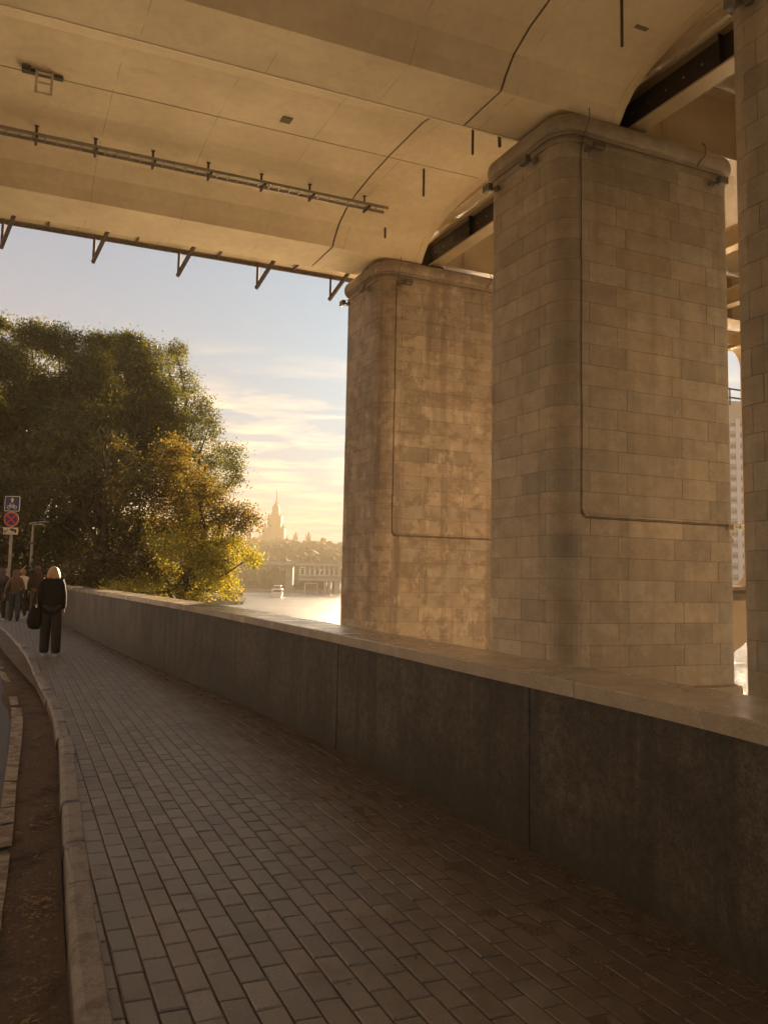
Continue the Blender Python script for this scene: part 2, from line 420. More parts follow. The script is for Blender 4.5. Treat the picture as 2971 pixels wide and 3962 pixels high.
M = dict(
    concrete=m_concrete(), stone=m_stone('pier_granite', 0.28), stone_wet=m_stone('weathered_pier_granite', 0.85, (0.31, 0.25, 0.185)), granite=m_granite(), coping=m_coping(), paver=m_paver(), asphalt=m_asphalt(), kerb_stone=m_kerb(),
    dirt=m_dirt(), dust=simple('blown_dust', (0.155, 0.118, 0.092), 0.95, var=0.22, scale=3.5, bmp=0.8, bscale=70), marking=m_marking(), water=m_water(),
    mortar=simple('mortar', (0.13, 0.10, 0.075), 0.9, bmp=0.3),
    joint_sand=simple('joint_sand', (0.15, 0.12, 0.095), 0.95, var=0.3, bmp=0.5),
    kerb=simple('kerb_granite', (0.40, 0.375, 0.34), 0.5, var=0.3, scale=4, bmp=0.4, bscale=50),
    pipe=simple('grey_metal', (0.16, 0.145, 0.12), 0.5, 0.5, bmp=0),
    lamp_metal=simple('lamp_grey', (0.24, 0.23, 0.215), 0.4, 0.3, bmp=0),
    galv=simple('galvanised_steel', (0.30, 0.27, 0.22), 0.5, 0.5, bmp=0),
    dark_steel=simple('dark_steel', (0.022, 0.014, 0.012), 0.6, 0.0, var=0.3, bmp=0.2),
    rust=simple('rusty_steel', (0.085, 0.064, 0.054), 0.8, 0.0, var=0.35, scale=9, bmp=0.2),
    bridge_paint=simple('bridge_steel_paint', (0.36, 0.28, 0.17), 0.45, 0.0, var=0.14, scale=1.2, bmp=0.08, bscale=12),
    orange_paint=simple('ochre_steel_paint', (0.50, 0.37, 0.22), 0.45, 0.0, var=0.10, scale=1.2, bmp=0.05, bscale=12),
    plaster=simple('pale_plate', (0.50, 0.43, 0.32), 0.6, bmp=0.1),
    lit_edge_cream=simple('lit_edge_cream', (0.80, 0.68, 0.46), 0.6, var=0.05, bmp=0), seam_grey=simple('seam_grey', (0.46, 0.37, 0.25), 0.8, bmp=0),
    patch=simple('bare_patch', (0.17, 0.13, 0.09), 0.9, bmp=0.2),
    black_cable=simple('cable_sheath', (0.09, 0.065, 0.045), 0.6, bmp=0),
    bark=simple('bark', (0.045, 0.034, 0.025), 0.9, var=0.3, bmp=0.6, bscale=20),
    soil=simple('bank_soil', (0.07, 0.065, 0.035), 0.95, var=0.4, scale=0.7, bmp=0.5, bscale=4),
    bounce_ground=simple('pale_bounce_ground', (0.36, 0.31, 0.25), 0.9, var=0.2, scale=0.8, bmp=0.3, bscale=8),  # unseen ground made pale to bounce sunlight up onto the deck soffit
    quay=simple('quay_granite', (0.22, 0.19, 0.16), 0.8, var=0.3, scale=1.2, bmp=0.4, bscale=10),
    forest=simple('far_woodland', (0.060, 0.070, 0.030), 0.95, var=0.45, scale=0.06, bmp=0.0),
    hill=simple('hill_ground', (0.07, 0.075, 0.04), 0.95, var=0.3, scale=0.02, bmp=0.0),
    pale_stone=simple('pale_facade', (0.11, 0.105, 0.10), 0.8, var=0.08, scale=0.05, bmp=0.0),
    spire=simple('gilded_spire', (0.45, 0.32, 0.14), 0.5, 0.0, var=0.05, bmp=0.0),
    far_white=simple('bridge_white', (0.34, 0.34, 0.33), 0.6, var=0.08, scale=0.2, bmp=0.0),
    far_grey=simple('bridge_grey', (0.24, 0.22, 0.20), 0.7, var=0.1, scale=0.2, bmp=0.0),
    boat_white=simple('boat_white', (0.62, 0.60, 0.58), 0.4, var=0.05, bmp=0.0),
    boat_dark=simple('boat_dark', (0.035, 0.035, 0.05), 0.4, var=0.1, bmp=0.0),
    boat_orange=simple('boat_orange', (0.50, 0.17, 0.06), 0.5, var=0.1, bmp=0.0),
    glass=simple('dark_glass', (0.03, 0.035, 0.04), 0.12, var=0.1, bmp=0.0),
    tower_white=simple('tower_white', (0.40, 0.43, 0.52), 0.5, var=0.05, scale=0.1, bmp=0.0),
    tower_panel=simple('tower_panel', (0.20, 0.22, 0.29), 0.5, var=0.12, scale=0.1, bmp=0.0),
    sign_blue=simple('sign_blue', (0.022, 0.035, 0.16), 0.45, var=0.06, bmp=0),
    sign_white=simple('sign_white', (0.66, 0.64, 0.60), 0.5, var=0.05, bmp=0),
    sign_cream=simple('sign_cream', (0.60, 0.55, 0.42), 0.5, var=0.05, bmp=0),
    sign_red=simple('sign_red', (0.50, 0.035, 0.03), 0.45, var=0.06, bmp=0),
    sign_black=simple('sign_black', (0.02, 0.02, 0.02), 0.5, var=0.05, bmp=0),
    skin=simple('skin', (0.48, 0.29, 0.20), 0.55, var=0.06, bmp=0),
    eye=simple('eye', (0.05, 0.04, 0.035), 0.2, var=0.05, bmp=0),
    hair_blonde=simple('blonde_hair', (0.62, 0.38, 0.17), 0.45, var=0.2, scale=30, bmp=0.6, bscale=140),
    hair_brown=simple('brown_hair', (0.10, 0.045, 0.025), 0.5, var=0.3, scale=40, bmp=0.6, bscale=140),
    hair_dark=simple('dark_hair', (0.045, 0.028, 0.02), 0.5, var=0.3, scale=40, bmp=0.6, bscale=140),
    hair_tan=simple('curly_hair', (0.28, 0.15, 0.07), 0.55, var=0.3, scale=40, bmp=0.9, bscale=60),
    cloth_black=simple('black_cloth', (0.010, 0.008, 0.008), 0.85, var=0.3, bmp=0.4, bscale=25),
    cloth_dark=simple('charcoal_cloth', (0.045, 0.036, 0.034), 0.85, var=0.3, bmp=0.4, bscale=25),
    cloth_denim=simple('denim', (0.050, 0.055, 0.070), 0.85, var=0.25, bmp=0.4, bscale=25),
    cloth_olive=simple('olive_knit', (0.12, 0.085, 0.045), 0.9, var=0.2, bmp=0.5, bscale=40),
    cloth_maroon=simple('maroon_cloth', (0.050, 0.018, 0.016), 0.9, var=0.2, bmp=0.4, bscale=25),
    cloth_white=simple('white_cloth', (0.55, 0.53, 0.46), 0.85, var=0.1, bmp=0.4, bscale=25),
    cloth_tan=simple('tan_cloth', (0.18, 0.11, 0.06), 0.85, var=0.15, bmp=0.4, bscale=25),
    cloth_navy=simple('navy_cloth', (0.022, 0.022, 0.035), 0.85, var=0.2, bmp=0.4, bscale=25),
    shoe_white=simple('white_shoe', (0.55, 0.52, 0.50), 0.6, var=0.1, bmp=0),
    shoe_dark=simple('dark_shoe', (0.03, 0.025, 0.025), 0.6, var=0.1, bmp=0),
    brass=simple('metal_buckle', (0.7, 0.6, 0.45), 0.25, 0.9, bmp=0),
    leaf_litter=simple('dry_leaves', (0.24, 0.165, 0.10), 0.8, var=0.5, scale=14, bmp=0),
    leaf_willow=m_leaf('willow_leaves', (0.028, 0.038, 0.013), (0.058, 0.070, 0.020), (0.20, 0.18, 0.035)),
    leaf_dark=m_leaf('dark_leaves', (0.020, 0.025, 0.009), (0.048, 0.046, 0.016), (0.12, 0.085, 0.028)),
    leaf_orange=m_leaf('turning_leaves', (0.058, 0.060, 0.020), (0.11, 0.092, 0.026), (0.22, 0.12, 0.035)),
    leaf_green=m_leaf('yellow_green_leaves', (0.11, 0.13, 0.028), (0.24, 0.24, 0.04), (0.38, 0.25, 0.045)),
)

# ------------------------------------------------------------------ ground, pavement, road
WALL = [(2.75, -9.0), (2.55, -5.0), (2.25, -1.0), (1.85, 1.4), (1.47, 3.02), (1.12, 3.96), (0.80, 4.58), (0.17, 5.86), (-1.07, 8.23), (-2.10, 10.07), (-3.08, 11.74), (-5.33, 15.63), (-9.43, 23.12), (-13.8, 31.0), (-19.0, 40.0)]
WTOP = [1.0, 1.0, 1.0, 1.0, 1.0, 0.995, 1.003, 1.015, 1.045, 1.08, 1.10, 1.13, 1.14, 1.14, 1.14]
KERB = [(2.0, -9.0), (1.65, -5.0), (0.55, -0.5), (-0.10, 1.0), (-0.88, 2.73), (-1.42, 3.95), (-1.86, 4.98), (-2.55, 6.59), (-3.37, 8.39), (-4.50, 10.6), (-6.93, 15.28), (-11.6, 23.59), (-16.2, 31.5), (-21.5, 40.5)]
def resample(pts, step, extra=None):
    P = [np.array(p, float) for p in pts]; outp = []; oe = []
    for i in range(len(P)-1):
        p0 = P[max(i-1, 0)]; p1 = P[i]; p2 = P[i+1]; p3 = P[min(i+2, len(P)-1)]
        n = max(2, int(np.linalg.norm(p2-p1)/step*2))
        for k in range(n):
            t = k/n
            # centripetal-ish Catmull-Rom
            l1 = np.linalg.norm(p2-p1); l0 = np.linalg.norm(p1-p0) or l1; l2 = np.linalg.norm(p3-p2) or l1
            m1 = ((p1-p0)/l0*l1*0.5+(p2-p1)*0.5) if i > 0 else (p2-p1); m2 = ((p2-p1)*0.5+(p3-p2)/l2*l1*0.5) if i < len(P)-2 else (p2-p1)
            h = (2*t**3-3*t**2+1)*p1+(t**3-2*t**2+t)*m1+(-2*t**3+3*t**2)*p2+(t**3-t**2)*m2
            outp.append(h)
            if extra is not None: oe.append(extra[i]*(1-t)+extra[i+1]*t)
    outp.append(P[-1])
    if extra is not None: oe.append(extra[-1])
    return (outp, oe) if extra is not None else outp
wall_line, wall_top = resample(WALL, 0.25, WTOP); kerb_line = resample(KERB, 0.25)
def arclen(pl):
    d = [0.0]
    for a, b in zip(pl[:-1], pl[1:]): d.append(d[-1]+float(np.linalg.norm(b-a)))
    return np.array(d)
def sample(pl, al, s):
    x = np.interp(s, al, [p[0] for p in pl]); y = np.interp(s, al, [p[1] for p in pl])
    x2 = np.interp(s+0.05, al, [p[0] for p in pl]); y2 = np.interp(s+0.05, al, [p[1] for p in pl])
    x1 = np.interp(s-0.05, al, [p[0] for p in pl]); y1 = np.interp(s-0.05, al, [p[1] for p in pl])
    d = np.array([x2-x1, y2-y1]); d /= np.linalg.norm(d); return np.array([x, y]), d, np.array([d[1], -d[0]])  # right-hand normal
al_w = arclen(wall_line); al_k = arclen(kerb_line)
wy = np.array([p[1] for p in wall_line]); wx = np.array([p[0] for p in wall_line]); ky = np.array([p[1] for p in kerb_line]); kx = np.array([p[0] for p in kerb_line])
def wall_x(y): return np.interp(y, wy, wx)
def kerb_x(y): return np.interp(y, ky, kx)

# ground sheet (behind, left and far bank all stand on it)
g = MB()
yy = list(np.linspace(-110, 40, 40))
for a, b in zip(yy[:-1], yy[1:]):
    g.quad((-420, a, -0.30), (kerb_x(max(a, -9))-0.0+(0 if a > -9 else 0)-0.0, a, -0.30), (kerb_x(max(b, -9)), b, -0.30), (-420, b, -0.30))
g.quad((-420, 40, -0.30), (-21.5, 40, -0.30), (-60, 150, -0.30), (-420, 150, -0.30))
g.build('ground', M['bounce_ground'])['kind'] = 'structure'
# pavement: sand bed with every paver bedded in it
pb = MB(); pb.cur = 0
yl = list(np.linspace(-9, 40, 70))
for a, b in zip(yl[:-1], yl[1:]):
    pb.quad((kerb_x(a), a, -0.0075), (wall_x(a)+0.1, a, -0.0075), (wall_x(b)+0.1, b, -0.0075), (kerb_x(b), b, -0.0075))
ROW = radians(-25.2); rd = np.array([sin(ROW), cos(ROW)]); rc_ = np.array([sin(ROW+radians(95)), cos(ROW+radians(95))])
PL, PW = 0.20, 0.104
pb.cur = 1
def bend(a, b):             # rows follow the gentle bend of the kerb further on
    th = 0.0038*max(0.0, a-8)**1.15
    p = rd*a + rc_*b; left = np.array([-rd[1], rd[0]])
    return p+left*th*(1.0)
for ir in range(-54, 90):
    for ic in range(-14, 170):
        a0 = ic*PL+(PL/2 if ir % 2 else 0); b0 = ir*PW
        c = bend(a0+PL/2, b0+PW/2)
        if c[1] < 1.2 or c[1] > 31: continue
        if c[0] < kerb_x(c[1])-0.06 or c[0] > wall_x(c[1])+0.03: continue
        j = 0.004 if random.random() < 0.9 else 0.008
        jw = 0.0042
        a1, a2, b1, b2 = a0+j, a0+PL-j, b0+jw, b0+PW-jw
        dz = random.uniform(-0.0014, 0.0014); tx = random.uniform(-0.0015, 0.0015); ty = random.uniform(-0.0015, 0.0015)
        bv = 0.005
        t_ = random.gauss(1.0, 0.085); wv = random.uniform(-0.03, 0.03)
        dwl = (wall_x(c[1])-c[0])/float(np.interp(c[1], [2.5, 6, 9, 14], [1.25, 0.95, 0.65, 0.45])); pb.col = (t_*(1+wv), t_, t_*(1-wv), float(np.clip(1.15-0.75*dwl, 0, 1)))
        o4 = [bend(a1, b1), bend(a2, b1), bend(a2, b2), bend(a1, b2)]
        i4 = [bend(a1+bv, b1+bv), bend(a2-bv, b1+bv), bend(a2-bv, b2-bv), bend(a1+bv, b2-bv)]
        n = len(pb.v)
        for q in o4: pb.v.append((q[0], q[1], -0.012))
        for k, q in enumerate(o4): pb.v.append((q[0], q[1], -0.0045+dz))
        for k, q in enumerate(i4): pb.v.append((q[0], q[1], dz+(tx if k in (1, 2) else -tx)+(ty if k > 1 else -ty)))
        pb.face((n+11, n+10, n+9, n+8))
        for k in range(4):
            k2 = (k+1) % 4
            pb.face((n+4+k2, n+4+k, n+8+k, n+8+k2)); pb.face((n+k2, n+k, n+4+k, n+4+k2))
pav = pb.build('pavement', [M['joint_sand'], M['paver']], colors=True); pav['kind'] = 'structure'
def vnoise(x, y):
    return (sin(x*1.3+2.1*sin(y*0.7))*0.5+sin(y*2.3+1.7*sin(x*1.9))*0.3+sin(x*5.1+y*4.3)*0.12+sin(x*11.3-y*9.7)*0.08)
db = MB(); prow = None
for y in np.arange(1.3, 21, 0.06):
    row = []
    for k in range(34):
        x = wall_x(y)+0.02-k*0.07; dd = (wall_x(y)-x)
        h_ = 0.011-0.013*min(dd/(float(np.interp(y, [2.5, 6, 9, 14], [0.95, 0.62, 0.36, 0.22]))*(1+0.3*vnoise(x*0.6, y*0.6))), 2.2)+0.0022*vnoise(x*2.2, y*2.2)+random.uniform(-0.0006, 0.0006)
        row.append((x, y, min(max(h_*1.0-0.002, -0.011), -0.0012+0.0009*vnoise(x*9, y*9)+(0.006*max(0, 1-dd/0.10)))))
    if prow:
        for k in range(33): db.quad(prow[k], prow[k+1], row[k+1], row[k])
    prow = row
db.build('pavement_dust', M['dust'], smooth=True)['kind'] = 'structure'
# the lit concrete ramp beyond the people
far = MB()
for (a, b) in ((25.6, 26.3), (27.6, 33.0)):
    far.prism([(kerb_x(a)-0.9, a+0.35), (wall_x(a)-0.0, a), (wall_x(b), b), (kerb_x(b)-0.9, b+0.35)], -0.01, 0.05 if a < 26 else 0.10)
far.build('pavement_ramp', M['kerb'])['kind'] = 'structure'

# kerb stones along the curve
kb = MB(); s = 0.0
kw, kh = 0.11, 0.11
while s < al_k[-1]-1.0:
    ln = random.choice((0.8, 0.8, 0.62)); dz = random.uniform(-0.010, 0.012); off = random.uniform(-0.012, 0.012); rr = []
    t_ = random.uniform(0.85, 1.15); kb.col = (t_, t_, t_)
    for k in range(5):
        p, d, nr = sample(kerb_line, al_k, s+0.010+(ln-0.020)*k/4)
        prof = [(0.0, -0.3), (0.0, 0.006), (-0.008, 0.012), (-kw+0.03, 0.012), (-kw+0.008, 0.004), (-kw-0.002, -0.018), (-kw-0.012, -kh-0.1), (-kw-0.012, -0.3)]
        rr.append([(p[0]+nr[0]*(x+off), p[1]+nr[1]*(x+off), z+dz) for x, z in prof])
    kb.loft(rr); s += ln
kb.build('kerb', M['kerb_stone'], smooth=False, colors=True)['kind'] = 'structure'

# road and its dirt verge, as sheets
RZ = -0.12
rdm = MB()
for a, b in zip(yl[:-1], yl[1:]):
    rdm.quad((kerb_x(a)-9.5, a, RZ), (kerb_x(a)+0.0, a, RZ), (kerb_x(b)+0.0, b, RZ), (kerb_x(b)-9.5, b, RZ))
rdm.build('road', M['asphalt'])['kind'] = 'structure'
dm = MB(); sarr = np.arange(0.5, al_k[-1]-0.5, 0.12); prevs = None
for s in sarr:
    p, d, nr = sample(kerb_line, al_k, s)
    yv = p[1]; wv = 0.45 if yv < 2 else np.interp(yv, [2, 3.5, 5, 7, 9, 12, 20], [0.34, 0.31, 0.30, 0.33, 0.40, 0.42, 0.34])
    wv += 0.03*sin(s*1.3)+0.015*sin(s*3.7+1)
    cur = []
    for k in range(7):
        x = -kw-0.005-k/6*wv; h = 0.035*(1-k/6)**2+random.uniform(0, 0.006)*(1-k/6)
        cur.append((p[0]+nr[0]*x, p[1]+nr[1]*x, RZ+0.004+h*0.5))
    if prevs:
        for k in range(6): dm.quad(prevs[k+1], prevs[k], cur[k], cur[k+1])
    prevs = cur
dm.build('road_verge', M['dirt'], smooth=True)['kind'] = 'structure'
# broken white edge line: measured pieces
mk = MB()
def mpiece(q):
    pts = [atz(x/1.4167, 2400+y/1.4167, RZ) for x, y in q]
    mk.v += [(p[0], p[1], RZ+0.017) for p in pts]; n = len(mk.v)-len(pts); mk.face(tuple(range(n, n+len(pts))))
for q in ([(0, 258), (22, 262), (24, 270), (0, 270)], [(0, 284), (28, 290), (62, 345), (30, 345), (5, 318)], [(50, 425), (95, 425), (103, 468), (60, 474)],
          [(64, 486), (118, 490), (128, 560), (122, 660), (95, 890), (25, 892), (52, 700), (62, 600)], [(24, 898), (92, 898), (84, 1030), (6, 1040)], [(5, 1046), (82, 1036), (78, 1120), (-10, 1135)],
          [(-12, 1145), (76, 1128), (66, 1250), (-20, 1265)], [(-20, 1310), (56, 1290), (40, 1440), (16, 1600), (4, 1720), (-60, 1900), (-90, 1700), (-40, 1450)]):
    mpiece(q)
mk.build('road_marking', M['marking'])['kind'] = 'structure'

# fallen leaves: thousands of scraps along kerb and wall
lf = MB()
def leaf(x, y, z, s):
    a = random.uniform(0, 2*pi); tl = random.uniform(-0.5, 0.5); c, sn = cos(a), sin(a)
    pts = [(-1, 0, 0), (-0.2, 0.45, 0.25*tl), (0.8, 0.25, 0.1), (1.1, 0, 0.3*abs(tl)), (0.3, -0.5, -0.1*tl)]
    n = len(lf.v)
    for p in pts: lf.v.append((x+s*(p[0]*c-p[1]*sn), y+s*(p[0]*sn+p[1]*c), z+s*(abs(p[2])+0.1)))
    lf.face(tuple(range(n, n+5)))
for k in range(2600):
    y = 1.3+abs(random.gauss(0, 1))*5.5; x = wall_x(y)-abs(random.gauss(0, 0.16))-0.01
    leaf(x, y, 0.006, random.uniform(0.005, 0.017))
for k in range(1500):
    y = random.uniform(1.5, 12); x = random.uniform(kerb_x(y), wall_x(y)); u_ = (x-kerb_x(y))/(wall_x(y)-kerb_x(y))
    if random.random() < u_**2: leaf(x, y, 0.003, random.uniform(0.003, 0.014))
cl = [(random.uniform(2.0, 16), random.uniform(0.03, 0.30)) for _ in range(80)]
for k in range(2400):
    yc, xo = random.choice(cl); y = yc+random.gauss(0, 0.14); x = kerb_x(y)-kw/0.9-0.03-abs(random.gauss(xo*0.6, 0.07))
    leaf(x, y, RZ+0.03, random.uniform(0.004, 0.018))
o = lf.build('fallen_leaves', M['leaf_litter'])
tag(o, 'dry brown leaf scraps along the kerb gutter and the wall foot', 'leaves', kind='stuff')

# ------------------------------------------------------------------ embankment parapet wall
wallroot = empty('parapet_wall', (wall_line[0][0], wall_line[0][1], 0))
tag(wallroot, 'long dark granite parapet wall with pale polished coping beside the pavement', 'wall')
WD = 0.33; tot = al_w[-1]
def wprof(s, prof):
    p, d, nr = sample(wall_line, al_w, s); zt = float(np.interp(s, al_w, wall_top))
    return [(p[0]+nr[0]*x, p[1]+nr[1]*x, z if z < 0.5 else z-1.0+zt) for x, z in prof]
seams = [0.0]; 
while seams[-1] < tot-1.6: seams.append(seams[-1]+random.choice((1.25, 1.25, 0.95, 1.5)))
pn = MB()
for a, b in zip(seams[:-1], seams[1:]):
    t_ = random.uniform(0.86, 1.12); pn.col = (t_, t_*0.985, t_*0.96); o_ = random.uniform(-0.003, 0.003)
    n = max(2, int((b-a)/0.3)); rr = []
    for k in range(n+1):
        s = a+0.0015+(b-a-0.003)*k/n
        rr.append(wprof(s, [(o_, -0.05), (o_, 0.916), (WD, 0.916), (WD, -0.05)]))
    pn.loft(rr)
pn.build('wall_panel', M['granite'], wallroot, colors=True)
core = MB(); core.loft([wprof(s, [(0.005, -0.05), (0.005, 0.914), (WD-0.01, 0.914), (WD-0.01, -0.05)]) for s in np.arange(0, tot, 0.4)])
core.build('mortar_bed', M['mortar'], wallroot)
cp = MB(); cs = [0.0]
while cs[-1] < tot-2.0: cs.append(cs[-1]+random.uniform(1.7, 2.3))
for a, b in zip(cs[:-1], cs[1:]):
    t_ = random.uniform(0.88, 1.12); cp.col = (t_, t_, t_*0.98); dz = random.uniform(-0.004, 0.003); n = max(2, int((b-a)/0.25)); rr = []
    for k in range(n+1):
        s = a+0.003+(b-a-0.006)*k/n
        pr = [(-0.065, 0.918), (-0.068, 0.992), (-0.061, 1.0), (WD+0.10, 1.004), (WD+0.11, 0.992), (WD+0.11, 0.918)]
        rr.append(wprof(s, [(x, z+dz) for x, z in pr]))
    cp.loft(rr)
cp.build('coping', M['coping'], wallroot, colors=True)

# quay face down to the river and the wooded bank further on
q = MB()
q.loft([[(wall_x(y)+0.42, y, -0.06), (wall_x(y)+0.62, y, -0.06), (wall_x(y)+1.3, y, -6.5), (wall_x(y)+0.42, y, -6.5)] for y in np.linspace(-9, 26, 30)])
q.build('embankment', M['quay'])['kind'] = 'structure'
bk = MB(); rows = []
for y in np.linspace(24, 150, 40):
    xr = np.interp(y, [24, 30, 36, 45, 60, 100, 150], [-6.5, -5.0, -5.5, -9.5, -17, -38, -60])
    xl = np.interp(y, [24, 31, 40, 150], [wall_x(24)+0.4, wall_x(31)+0.4, -18.6, -80])
    r_ = []
    for k in range(9):
        t = k/8; z = -0.35-5.6*t**1.3+random.uniform(-0.08, 0.08)
        r_.append((xl+(xr-xl)*t, y, z))
    rows.append(r_)
bk.loft(rows, closed=False, caps=False)
bk.build('riverbank', M['soil'], smooth=True)['kind'] = 'structure'

wt = MB(); wt.quad((-800, -110, -5.0), (900, -110, -5.0), (900, 640, -5.0), (-800, 640, -5.0))
wt.build('river_water', M['water'])['kind'] = 'structure'

# ------------------------------------------------------------------ stone piers
def outline(C, A, B, r, off=0.0, n=8):
    pts = []; par = []
    A2, B2, r2 = A+2*off, B+2*off, r+off; o_ = C-U*off-V*off
    for (ca, cb, t0) in ((r2, r2, 270), (r2, r2, 180), (0, 0, 0)):
        pass
    # start on the left face far end, run to the near corner, along the right face and round
    for (ca, cb, t0) in ((r2, B2-r2, 90), (r2, r2, 180), (A2-r2, r2, 270), (A2-r2, B2-r2, 0)):
        for i in range(n+1):
            t = radians(t0+90*i/n); pts.append(o_+U*(ca+r2*cos(t))+V*(cb+r2*sin(t)))
    return [np.array([p[0], p[1]]) for p in pts]
TOPZ = 10.45; CORZ = 9.90
def pier(C, A, B, label, mat, cable=True, zbase=-0.4, seed=1, cam_on=False):
    rnd = random.Random(seed)
    C = np.array([C[0], C[1], 0.0]); r = 0.42
    root = empty('stone_pier', tuple(C+U*A/2+V*B/2+np.array([0, 0, -6.0])))
    tag(root, label, 'pier', 'granite bridge piers in the river')
    # closed loop with arc length
    lp = outline(C, A, B, r); lp2 = lp+[lp[0]]; al = arclen(lp2)
    n1 = 8
    # stations: index of points
    idx = {'farL0': 0, 'farL1': n1, 'nearL0': n1+1, 'nearL1': 2*n1+1, 'nearR0': 2*n1+2, 'nearR1': 3*n1+2, 'farR0': 3*n1+3, 'farR1': 4*n1+3}
    sL0, sL1, sR0, sR1 = al[idx['farL1']], al[idx['nearL0']], al[idx['nearL1']], al[idx['nearR0']]
    s3, s4 = al[idx['nearR1']], al[idx['farR0']]; s5, s6 = al[idx['farR1']], al[-1]
    hc = 0.40; z = zbase; k = 0
    mbk = MB()
    def at_s(s): return np.array([np.interp(s, al, [p[0] for p in lp2]), np.interp(s, al, [p[1] for p in lp2])])
    ctr = sum(lp)/len(lp)
    while z < CORZ-0.05:
        z1 = min(z+hc, CORZ)
        # positions measured on the pier faces: joints on left face (distance b along V from corner) and right face (a along U)
        if k % 2: bl = [0.45, 1.15, 1.89]; ar = [0.61, 1.48, 2.81, 3.70]
        else: bl = [0.62, 1.33, 2.07]; ar = [0.42, 1.25, 2.59, 3.50]
        js = []
        for b in bl:
            if b < B-0.2: js.append(sL1+(r-b)+rnd.uniform(-0.01, 0.01))
        if k % 2: pass
        for a in ar:
            if a < A-0.15: js.append(sR0+(a-r)+rnd.uniform(-0.01, 0.01))
        for a in (0.75, 1.6): js.append(s3+a-(0.3 if k % 2 else 0))
        for a in (0.5, 1.6, 2.8, 3.8): js.append(s5+a-(0.35 if k % 2 else 0))
        js = sorted(j % al[-1] for j in js)
        for i, j0 in enumerate(js):
            j1 = js[(i+1) % len(js)]
            if j1 < j0: j1 += al[-1]
            if j1-j0 < 0.05: continue
            a0, a1 = j0+0.0035, j1-0.0035
            st = [a0]+[x for x in list(al)+[q_+al[-1] for q_ in al] if a0+0.01 < x < a1-0.01]+[a1]
            st = sorted(set(st)); tn = rnd.gauss(1.0, 0.10)
            if rnd.random() < 0.10: tn *= 1.13
            hw = rnd.uniform(-0.035, 0.035); mbk.col = (tn*(1+hw), tn, tn*(1-hw)); outw = rnd.uniform(0.010, 0.0135)
            inn = []; bas = []
            for s_ in st:
                p = at_s(s_ % al[-1]); q1 = at_s((s_+0.02) % al[-1]); q0 = at_s((s_-0.02) % al[-1]); d = q1-q0; d /= np.linalg.norm(d)+1e-9; nr = np.array([d[1], -d[0]])
                if np.dot(nr, p-ctr) < 0: nr = -nr
                bas.append(p); inn.append(p+nr*outw)
            n = len(mbk.v); m_ = len(st); zz0, zz1 = z+0.0035, z1-0.0035
            for p in inn: mbk.v.append((p[0], p[1], zz0))
            for p in inn: mbk.v.append((p[0], p[1], zz1))
            for p in bas: mbk.v.append((p[0], p[1], zz0))
            for p in bas: mbk.v.append((p[0], p[1], zz1))
            for t in range(m_-1):
                mbk.face((n+t, n+t+1, n+m_+t+1, n+m_+t))
                mbk.face((n+m_+t, n+m_+t+1, n+3*m_+t+1, n+3*m_+t)); mbk.face((n+2*m_+t, n+2*m_+t+1, n+t+1, n+t))
            mbk.face((n, n+m_, n+3*m_, n+2*m_)); e = m_-1; mbk.face((n+e, n+2*m_+e, n+3*m_+e, n+m_+e))
        z = z1; k += 1
    mbk.build('masonry_shaft', mat, root, colors=True)
    c_ = MB(); c_.prism([tuple(p) for p in lp], -6.5, TOPZ-0.1); c_.build('mortar_core', M['mortar'], root)
    pl = MB(); pl.col = (0.95, 0.95, 0.95)
    rings = []
    for off, zz in ((0.16, -6.5), (0.16, zbase-0.10), (0.13, zbase-0.03), (0.02, zbase)):
        rings.append([(p[0], p[1], zz) for p in outline(C, A, B, r, off)])
    pl.loft(rings); pl.build('plinth', mat, root, colors=True)
    co = MB(); co.col = (0.9, 0.88, 0.84); rings = []
    prof = [(0.012, CORZ), (0.034, CORZ+0.004), (0.036, CORZ+0.07), (0.018, CORZ+0.085), (0.020, CORZ+0.15), (0.05, CORZ+0.19)]
    for i in range(9):
        t = -pi/2+pi*i/8; prof.append((0.045+0.095*cos(t), TOPZ-0.175+0.165*sin(t)))
    prof.append((-0.1, TOPZ)); 
    for off, zz in prof: rings.append([(p[0], p[1], zz) for p in outline(C, A, B, r, off)])
    co.loft(rings); co.build('cornice', mat, root, colors=True, smooth=False)
    if cable:
        pc = C+U*0.42-V*0.03
        cb = MB(); zc = 2.72
        pts = [pc-V*0.22+np.array([0, 0, TOPZ+0.02]), pc-V*0.24+np.array([0, 0, TOPZ-0.2]), pc-V*0.08+np.array([0, 0, CORZ+0.12])]
        for zz in np.linspace(CORZ-0.1, zc+0.12, 22): pts.append(pc+U*rnd.uniform(-0.006, 0.006)+np.array([0, 0, zz]))
        pts += [pc+U*0.02+np.array([0, 0, zc+0.04]), pc+U*0.08+np.array([0, 0, zc])]
        L_ = A-0.5
        for a in np.linspace(0.2, L_-0.1, 12): pts.append(pc+U*a+np.array([0, 0, zc+rnd.uniform(-0.004, 0.004)]))
        cb.tube(pts, 0.0085, 6)
        pts2 = [p+U*0.015+np.array([0, 0, 0.028]) for p in pts[24:]]; cb.tube(pts2, 0.006, 6)
        cb.build('cable', M['black_cable'], root, smooth=True)
        # ring cable below the cornice
        rg = MB(); ol = outline(C, A, B, r, 0.055)
        rg.tube([(p[0], p[1], CORZ+0.13-0.02*rnd.random()) for p in ol], 0.010, 6, closed=True); rg.build('ring_cable', M['black_cable'], root, smooth=True)
